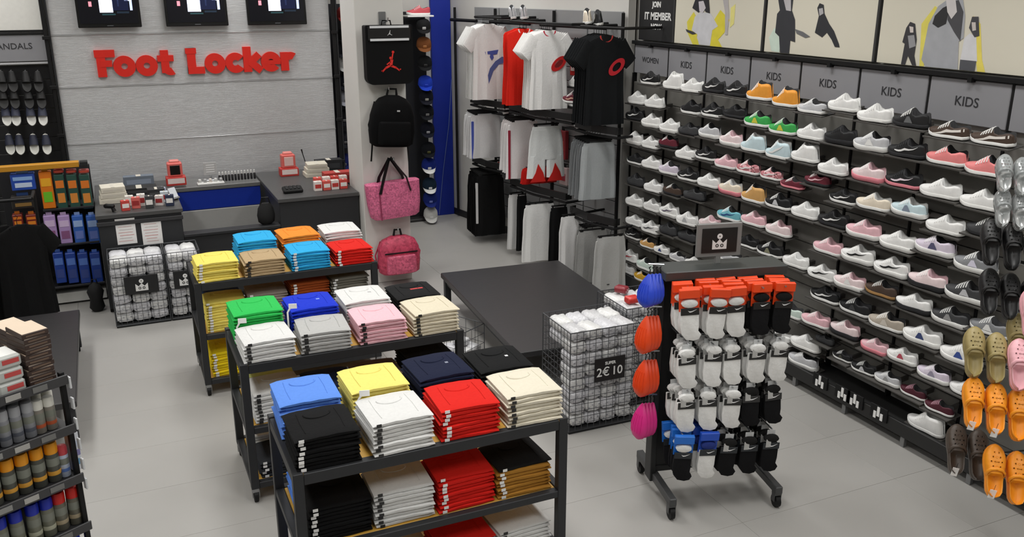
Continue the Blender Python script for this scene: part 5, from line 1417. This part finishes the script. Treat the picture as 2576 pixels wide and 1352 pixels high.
for r in range(4):
    for k in range(5):
        MB().cyl((-.27 + .135 * k, .05, [1.404, 1.085, .81, .519][r]), (-.27 + .135 * k, -.26, [1.404, 1.085, .81, .519][r]), .005, n=6).build('peg', CHROME, rk)
        for dpt in range(4):
            if r == 0: card, sock, cuff, band, cn = 'ee4a17', ('f0f0ee' if k < 3 else '141416'), ('e2e2e0' if k < 3 else '151515'), '1c1a1a', ('white' if k < 3 else 'black')
            elif r == 1: card, sock, cuff, band, cn = None, 'eeeeec', 'e6e6e4', '202020', 'white'
            elif r == 2: card, sock, cuff, band, cn = (None, 'eeeeec', 'e6e6e4', '202020', 'white') if k < 3 else (None, '131315', '1c1c1c', '2a2a2a', 'black')
            else:
                card = ['1f6fd0', '1d4fc0', None, None, None][k]; sock = ['151518', 'f0f0ee', '121214', '121214', '121214'][k]
                cuff = ['e8e8e6', '2a3a80', '1c1c1c', '1c1c1c', '1c1c1c'][k]; band = '20252a'; cn = ['black', 'white', 'black', 'black', 'black'][k]
            cdn = {'ee4a17': 'orange-carded ', '1f6fd0': 'blue-carded ', '1d4fc0': 'blue-carded '}.get(card, '')
            lab = '%s%s sock pair, %s of the sock rack, %s peg from the moulded shells' % (cdn, cn, ['top row', 'second row', 'third row', 'lowest row'][r], ordn[k])
            sockpack(k, r, dpt, card, sock, cuff, band, lab, '%s%s socks, %s, %s peg' % (cdn, cn, RN4[r], ordn[k]))
# moulded shells on the rack's end
def shell():
    mb = MB(); rings = []
    for u in (0, .08, .22, .42, .62, .8, .92, 1):
        wd = .068 * math.sin(PI * min(1, (1 - u) ** .7 * .94 + .04)) ** .8
        z = -.24 * u
        rings.append([(-.05 * math.sin(PI * j / 8) * (wd / .068) - .0, wd * math.cos(PI * j / 8), z) for j in range(9)])
    mb.loft(rings, ringclosed=False, caps=False); return mb
SHM = shell().mesh('shell_body', WHITE, True)
rb = MB()
for k in range(5):
    pts = []
    for u in (.3, .45, .6, .78):
        wd = .068 * math.sin(PI * min(1, (1 - u) ** .7 * .94 + .04)) ** .8; fr_ = (k - 2) * .3
        pts.append((-.05 * wd / .068 * math.sqrt(1 - fr_ * fr_), wd * fr_, -.24 * u))
    rb.tube(pts, .0028, 5)
RIB = rb.mesh('raised_rib', WHITE, True)
hl = MB(); hl.tube([(.0, 0, -.005), (0, .0, .03), (0, .012, .04), (0, 0, .05)], .004, 6)
HLP = hl.mesh('hang_loop', BLACK, True)
for z, c, cn in ((1.44, '2a4ad0', 'blue'), (1.185, 'ee4a17', 'orange'), (.91, 'ea4616', 'deep orange'), (.63, 'dd2a86', 'pink')):
    MB().cyl((-.355, .0, z + .05), (-.45, .0, z + .06), .005, n=6).build('peg', CHROME, rk)
    for d in range(4):
        lx_, ly_ = -.375 - .021 * d, 0
        x, y = RX + math.cos(R(RZ)) * lx_, RY + math.sin(R(RZ)) * lx_
        t = thing('moulded_shell', '%s ribbed teardrop shell hanging on the end of the sock rack' % cn, 'accessory', (x, y, z + .0), (0, R(8), R(RZ + 20)), '%s shells on the sock rack end' % cn)
        zs_ = .76 if cn == 'blue' else .88
        t.scale = (.8, .94 + .035 * d, zs_ * (1 + .03 * d))
        place(SHM, 'shell_body', t, m=plastic(c, .35)); place(RIB, 'raised_rib', t, m=plastic(c, .3)); place(HLP, 'hang_loop', t)

# ================================================================== CLOG STAND AT THE RIGHT EDGE
CW = [w * 1.16 for w in WI_]
CH = [.05, .054, .05, .044, .042, .046, .066, .068, .066, .062, .056, .048, .04, .026, .014]
def clog_meshes():
    mb = MB(); N = 13; rings = []; st = .022
    for s, w, h in zip(ST_, CW, CH):
        r = []
        for i in range(N):
            if s < .4:
                k = min(i, N - 1 - i); sg = 1 if i <= 6 else -1
                if k <= 4: y, z = w * (1 - .05 * (k / 4) ** 2), h * k / 4
                elif k == 5: y, z = w * .8, h * .7
                else: y, z = 0, .004; sg = 0
                r.append((s * SL, sg * y, st + z))
            else:
                a = PI * i / (N - 1); c, q = math.cos(a), math.sin(a)
                r.append((s * SL, w * math.copysign(abs(c) ** .6, c), st + h * q ** .7))
        rings.append(r)
    back = [r for r, q in zip(rings, ST_) if q < .44]
    vs = [p for r in back for p in r]
    for k in range(len(back) - 1):
        for j in range(N - 1):
            mb.f.append([k * N + j, k * N + j + 1, (k + 1) * N + j + 1, (k + 1) * N + j]); mb.m.append(0)
    mb.f.append(list(range(N))); mb.m.append(0)
    mb.v = [Vector(p) for p in vs]
    # toe cap on a fine grid, with the vent holes left open
    def top(s_, y): 
        w, hh = interp(ST_, CW, s_), interp(ST_, CH, s_)
        c = min(.995, (abs(y) / w) ** (1 / .6)); return st + hh * math.sqrt(1 - c * c) ** .7
    holes = [(q * SL, y) for q, ys in ((.56, (-.018, 0, .018)), (.65, (-.027, -.009, .009, .027)), (.74, (-.018, 0, .018)), (.83, (-.01, .01))) for y in ys]
    NS, NA = 46, 48
    o0 = len(mb.v)
    for i in range(NS + 1):
        q = .43 + .57 * i / NS
        w, hh = interp(ST_, CW, q), interp(ST_, CH, q)
        for j in range(NA + 1):
            a = PI * j / NA; c, z = math.cos(a), math.sin(a)
            mb.v.append(Vector((q * SL, w * math.copysign(abs(c) ** .6, c), st + hh * max(0, z) ** .7)))
    for i in range(NS):
        for j in range(NA):
            f = [o0 + i * (NA + 1) + j, o0 + i * (NA + 1) + j + 1, o0 + (i + 1) * (NA + 1) + j + 1, o0 + (i + 1) * (NA + 1) + j]
            cc = sum((mb.v[x] for x in f), Vector()) / 4
            if cc.z > st + .02 and any((cc.x - hx) ** 2 + (cc.y - hy) ** 2 < .0046 ** 2 for hx, hy in holes): continue
            mb.f.append(f); mb.m.append(0)
    sl = MB(); pts = list(zip(ST_, CW)); out = [(s * SL, w + .003) for s, w in pts] + [(s * SL, -w - .003) for s, w in reversed(pts)]
    sl.loft([[(x, y, z) for x, y in out] for z in (0, .004, .024, .028)])
    stp = MB(); stp.tube([(.4 * SL, .047, .05), (.45 * SL, .046, .075), (.5 * SL, .03, .094), (.52 * SL, 0, .098), (.5 * SL, -.03, .094), (.45 * SL, -.046, .075), (.4 * SL, -.047, .05)], .009, 6, flat=.4)
    h = MB()        # raised rims round the open holes
    for hx, hy in holes:
        h.tube([(hx + .0056 * math.cos(R(t_)), hy + .0056 * math.sin(R(t_)), top((hx + .0056 * math.cos(R(t_))) / SL, hy + .0056 * math.sin(R(t_)))) for t_ in range(0, 360, 36)], .0016, 5, True)
    return mb.mesh('clog_upper', [WHITE, DARK], 'all'), sl.mesh('clog_sole', WHITE, True), stp.mesh('heel_strap', WHITE, True), h.mesh('vent_hole', WHITE)
KU, KS, KT, KH = clog_meshes()
cs_pole = Vector((4.24, 2.62, 0))
cs = thing('clog_stand', 'dark wire stand holding rows of clogs near the shoe wall', 'display', (cs_pole.x, cs_pole.y, 0))
MB().cyl((0, 0, 0), (0, 0, 2.15), .025, n=10).build('pole', BLACK, cs, True)
MB().lathe([(.19, 0), (.19, .02), (.04, .05)], 24).build('base', DARK, cs, True)
Hf = Vector((RT.x * .3 + _sy * .95, RT.y * .3 + _cy * .95, 0)).normalized()
def clog(px, py, d, c, lab, grp=None, roll=0, tiltup=.8, sc=.83, hole=None, inner=None, m=None):
    p = dep(px, py, d)
    T = (Vector((0, 0, tiltup)) + Hf * math.sqrt(1 - tiltup ** 2)).normalized()
    Z = (Vector((0, 0, 1)) - T * T.z).normalized()
    Z = (Z - Hf * .0).normalized()
    Y = Z.cross(T)
    M = Matrix((T, Y, Z)).transposed().to_4x4() @ Matrix.Rotation(R(roll), 4, 'X')
    t = thing('clog', lab, 'clog', p - T * SL * .5 * sc, M.to_euler(), grp)
    t.scale = (sc, sc, sc)
    m = m or plastic(c, .45)
    place(KU, 'clog_upper', t, m=[m, m]); place(KS, 'clog_sole', t, m=m); place(KT, 'heel_strap', t, m=m); place(KH, 'vent_hole', t, m=m)
    # wire holder reaching back from under the sole, then across to the pole
    e = p - T * SL * .1 * sc - Z * .002
    g = e - Z * .09
    b = Vector((cs_pole.x, cs_pole.y, g.z))
    MB().tube([b - cs.location, g - cs.location, e - cs.location], .004, 5).build('wire_arm', BLACK, cs)
OR, KHK, PNK = 'f59a1b', '9a8a58', 'eab0b8'
clog(2448, 888, 4.3, KHK, 'khaki clog, outermost of the khaki row on the clog stand')
clog(2503, 903, 4.28, KHK, 'khaki clog, second in the khaki row on the clog stand')
clog(2556, 850, 4.62, KHK, 'khaki clog behind the khaki pair on the clog stand')
clog(2446, 1015, 4.27, OR, 'orange clog, outermost of the upper orange row')
clog(2502, 1030, 4.24, OR, 'orange clog, second in the upper orange row')
clog(2558, 1045, 4.21, OR, 'orange clog, third in the upper orange row under the pink clogs')
clog(2616, 1060, 4.19, OR, 'orange clog, fourth in the upper orange row under the pink clogs')
clog(2560, 920, 4.2, PNK, 'pink clog beside the khaki pair on the clog stand')
clog(2618, 932, 4.19, PNK, 'pink clog, inner one beside the khaki pair')
clog(2592, 790, 4.22, PNK, 'pink clog above the khaki clogs on the clog stand')
clog(2498, 1185, 4.25, OR, 'orange clog, outermost of the lower orange row', tiltup=.85)
clog(2554, 1203, 4.23, OR, 'orange clog, second in the lower orange row', tiltup=.85)
clog(2612, 1218, 4.21, OR, 'orange clog, third in the lower orange row', tiltup=.85)
clog(2404, 1132, 4.45, '4a3f36', 'dark brown clog, outer one of the lowest dark pair')
clog(2458, 1146, 4.43, '4a3f36', 'dark brown clog, inner one of the lowest dark pair')
for k, (px, py, d) in enumerate(((2490, 612, 4.6), (2544, 624, 4.57), (2598, 636, 4.54), (2486, 736, 4.64), (2538, 748, 4.62), (2590, 760, 4.6))):
    clog(px, py, d, '151516', 'black clog in the cluster above the khaki clogs', 'black clogs on the stand')
cl = mat('cfd3d3', .12, 0, .1, 30, 0, 0, .65)
for k, (px, py, d) in enumerate(((2524, 440, 4.55), (2568, 448, 4.53), (2520, 526, 4.55), (2564, 534, 4.53))):
    clog(px, py, d, 'c8cccc', 'clear glittery clog at the top of the clog stand', 'clear clogs on the stand', m=cl, sc=.7)
for k, (px, py, d_) in enumerate(((2444, 1072, 4.2), (2502, 1090, 4.17), (2496, 1244, 4.19), (2402, 1188, 4.38))):
    p = dep(px, py, d_)
    t = thing('price_label', 'small white price label hanging from the clogs', 'price tag', p, (0, R(10), R(-35)), 'price labels on the clogs')
    MB().box((0, 0, 0), (.03, .002, .045), .0005).build('label_card', WHITE, t); MB().cyl((0, 0, .022), (0, 0, .05), .001, n=5).build('thread', BLACK, t)

# ================================================================== SPRAY CAN SHELF, LEFT FOREGROUND
C0 = Vector((-.285, 3.65, 0)); AN = 28
nrm = Vector((math.sin(R(AN)), -math.cos(R(AN)), 0))
zl = [onY(px, py, 3.65).z for px, py in ((152, 953), (186, 1073), (204, 1197), (222, 1318))]
zl.append(zl[-1] - .21)
ss = thing('care_shelf', 'dark metal shelf unit of shoe sprays at the low dark table', 'shelf', C0, (0, 0, R(AN)))
for z in zl:
    MB().box((-.5, .16, z - .012), (1.02, .34, .02), .003).build('shelf', mat('2a2a2c', .5), ss)
    MB().box((-.5, -.012, z - .004), (1.02, .008, .04), .002).build('shelf_lip', mat('3a3a3c', .45), ss)
    for j in range(9): MB().box((-.9 + .1 * j, -.0175, z - .004), (.055, .002, .022)).build('price_strip', mat(['8a8a88', 'a8a6a2', '70706e'][j % 3], .5), ss)
for x, y in ((.0, .02), (.0, .32), (-1.0, .02), (-1.0, .32)):
    MB().box((x, y, (zl[0] + .02) / 2), (.02, .02, zl[0] + .02), .002).build('upright', BLACK, ss)
MB().box((-.5, .33, zl[0] / 2), (1.0, .01, zl[0] - .05)).build('back_panel', mat('161617', .6), ss)
MB().box((-.5, .16, .05), (1.02, .34, .1), .004).build('base', BLACK, ss)
for k in range(6):
    MB().box((.014, -.01, zl[0] - .02 - .09 * k), (.008, .022, .05), .002).build('side_clip', mat('d0d2d4', .25), ss)
def spot(px, dpt, z, py):   # base point of an item standing on a shelf
    p = onP(px, py, C0 - nrm * dpt, nrm); return Vector((p.x, p.y, z))
can_b = MB().lathe([(.024, 0), (.026, .004), (.026, .115), (.023, .124), (.018, .128)], 18).mesh('can_body', WHITE, True)
cap_b = MB().lathe([(.0245, .122), (.0255, .128), (.0255, .158), (.022, .168), (.008, .171)], 18).mesh('cap', WHITE, True)
lab_b = MB().lathe([(.0263, .03), (.0264, .034), (.0264, .045), (.0263, .048)], 18).mesh('label_band', WHITE, True)
lab_c = MB().lathe([(.0262, .07), (.0263, .074), (.0263, .1), (.0262, .104)], 18).mesh('label_band', WHITE, True)
def can(px, py, lev, c, capc, band, lab, grp, sc=1.0, dpt=.05):
    p = spot(px, dpt, zl[lev], py)
    t = thing('spray_can', lab, 'spray can', p, (0, 0, R(random.uniform(0, 360))), grp)
    t.scale = (sc, sc, sc)
    place(can_b, 'can_body', t, m=mat(c, .35, .2)); place(cap_b, 'cap', t, m=plastic(capc, .35)); place(lab_b, 'label_band', t, m=mat(band, .4)); place(lab_c, 'label_band', t, m=mat('7d8076', .4))
for dpt in (.05, .115):
    for i, px in enumerate((-70, -32, 8, 46, 84, 121)): can(px, 1160 - i * 12, 2, '55564f', 'f2a01c', 'd9a040', 'spray can with an orange cap on the care shelf', 'orange-capped cans', dpt=dpt)
    for i, px in enumerate((-48, -8, 34, 78, 114)): can(px, 1300 - i * 8, 3, '77786a', '1c2fae', 'b0b09c', 'spray can with a blue cap on the care shelf', 'blue-capped cans', dpt=dpt)
    for i, px in enumerate((150, 186)): can(px, 1280 - i * 8, 3, '6c6a5e', 'd0241c', 'a89a80', 'spray can with a red cap on the care shelf', 'red-capped cans', dpt=dpt)
    for i, px in enumerate((-60, -28, 6, 38, 70)): can(px, 1080 - i * 8, 1, '8e9096', 'a9abb0', '5a5e68', 'grey spray can with grey cap on the second care shelf', 'grey cans', .86, dpt=dpt)
    for i, px in enumerate((101, 129)): can(px, 1070 - i * 6, 1, '8a857c', 'e6e5dc', 'b85a38', 'grey spray can with white cap beside the dark gap', 'white-capped cans', .82, dpt=dpt)
    for i, px in enumerate((48, 96, 144, 192)): can(px, 1400, 4, '6c6a5e', '2038c0', 'a0a090', 'spray can with a blue cap on the lowest care shelf', 'lowest blue-capped cans', dpt=dpt)
can(156, 1140, 2, 'b9c4d8', 'c8464e', '5a78b8', 'pale spray can with a red cap at the shelf end', None, .8)
p = spot(184, .07, zl[2], 1130)
t = thing('wipes_box', 'upright white and blue box at the end of the orange-capped cans', 'box', p, (0, 0, R(AN)))
MB().box((0, 0, .085), (.036, .05, .17), .003).build('carton_body', mat('dfe3ea', .45), t)
for z, c in ((.04, '6fa8d0'), (.08, '8a86b8'), (.12, 'c8d2e4')): MB().box((0, -.0258, z), (.03, .001, .026)).build('carton_print', mat(c, .5), t)
# boxes on the top shelf
for col_, px in ((0, 85), (1, 45)):
    for k in range(10 if col_ == 0 else 9):
        p = spot(px, .08 + .15 * (col_), zl[0] + .001 + k * .0215, 930)
        t = thing('flat_box', 'flat dark brown box with cream lid in the stack on the care shelf', 'box', p, (0, 0, R(AN + random.uniform(-3, 3))), 'flat brown boxes')
        MB().box((0, 0, .01), (.1, .14, .02), .002).build('carton_body', mat('3b2b25', .5), t); MB().box((0, 0, .0205), (.094, .134, .0015)).build('lid_card', mat('d8c4ac', .5), t); MB().box((0, -.0705, .01), (.07, .001, .006)).build('carton_print', mat('6a5648', .5), t)
for col_, px in ((0, 10), (1, -60)):
    for k in range(3):
        p = spot(px, .06, zl[0] + .001 + k * .052, 950)
        t = thing('tin_box', 'white and grey box with red print, stacked on the care shelf', 'box', p, (0, 0, R(AN + random.uniform(-2, 2))), 'white and red boxes')
        MB().box((0, 0, .025), (.1, .12, .05), .008).build('carton_body', mat('b9bcb8', .4), t); MB().box((.01, -.0605, .028), (.06, .001, .018)).build('carton_print', mat('c04a48', .5), t); MB().box((0, 0, .0505), (.08, .1, .001)).build('lid_card', mat('e0e0dc', .5), t)
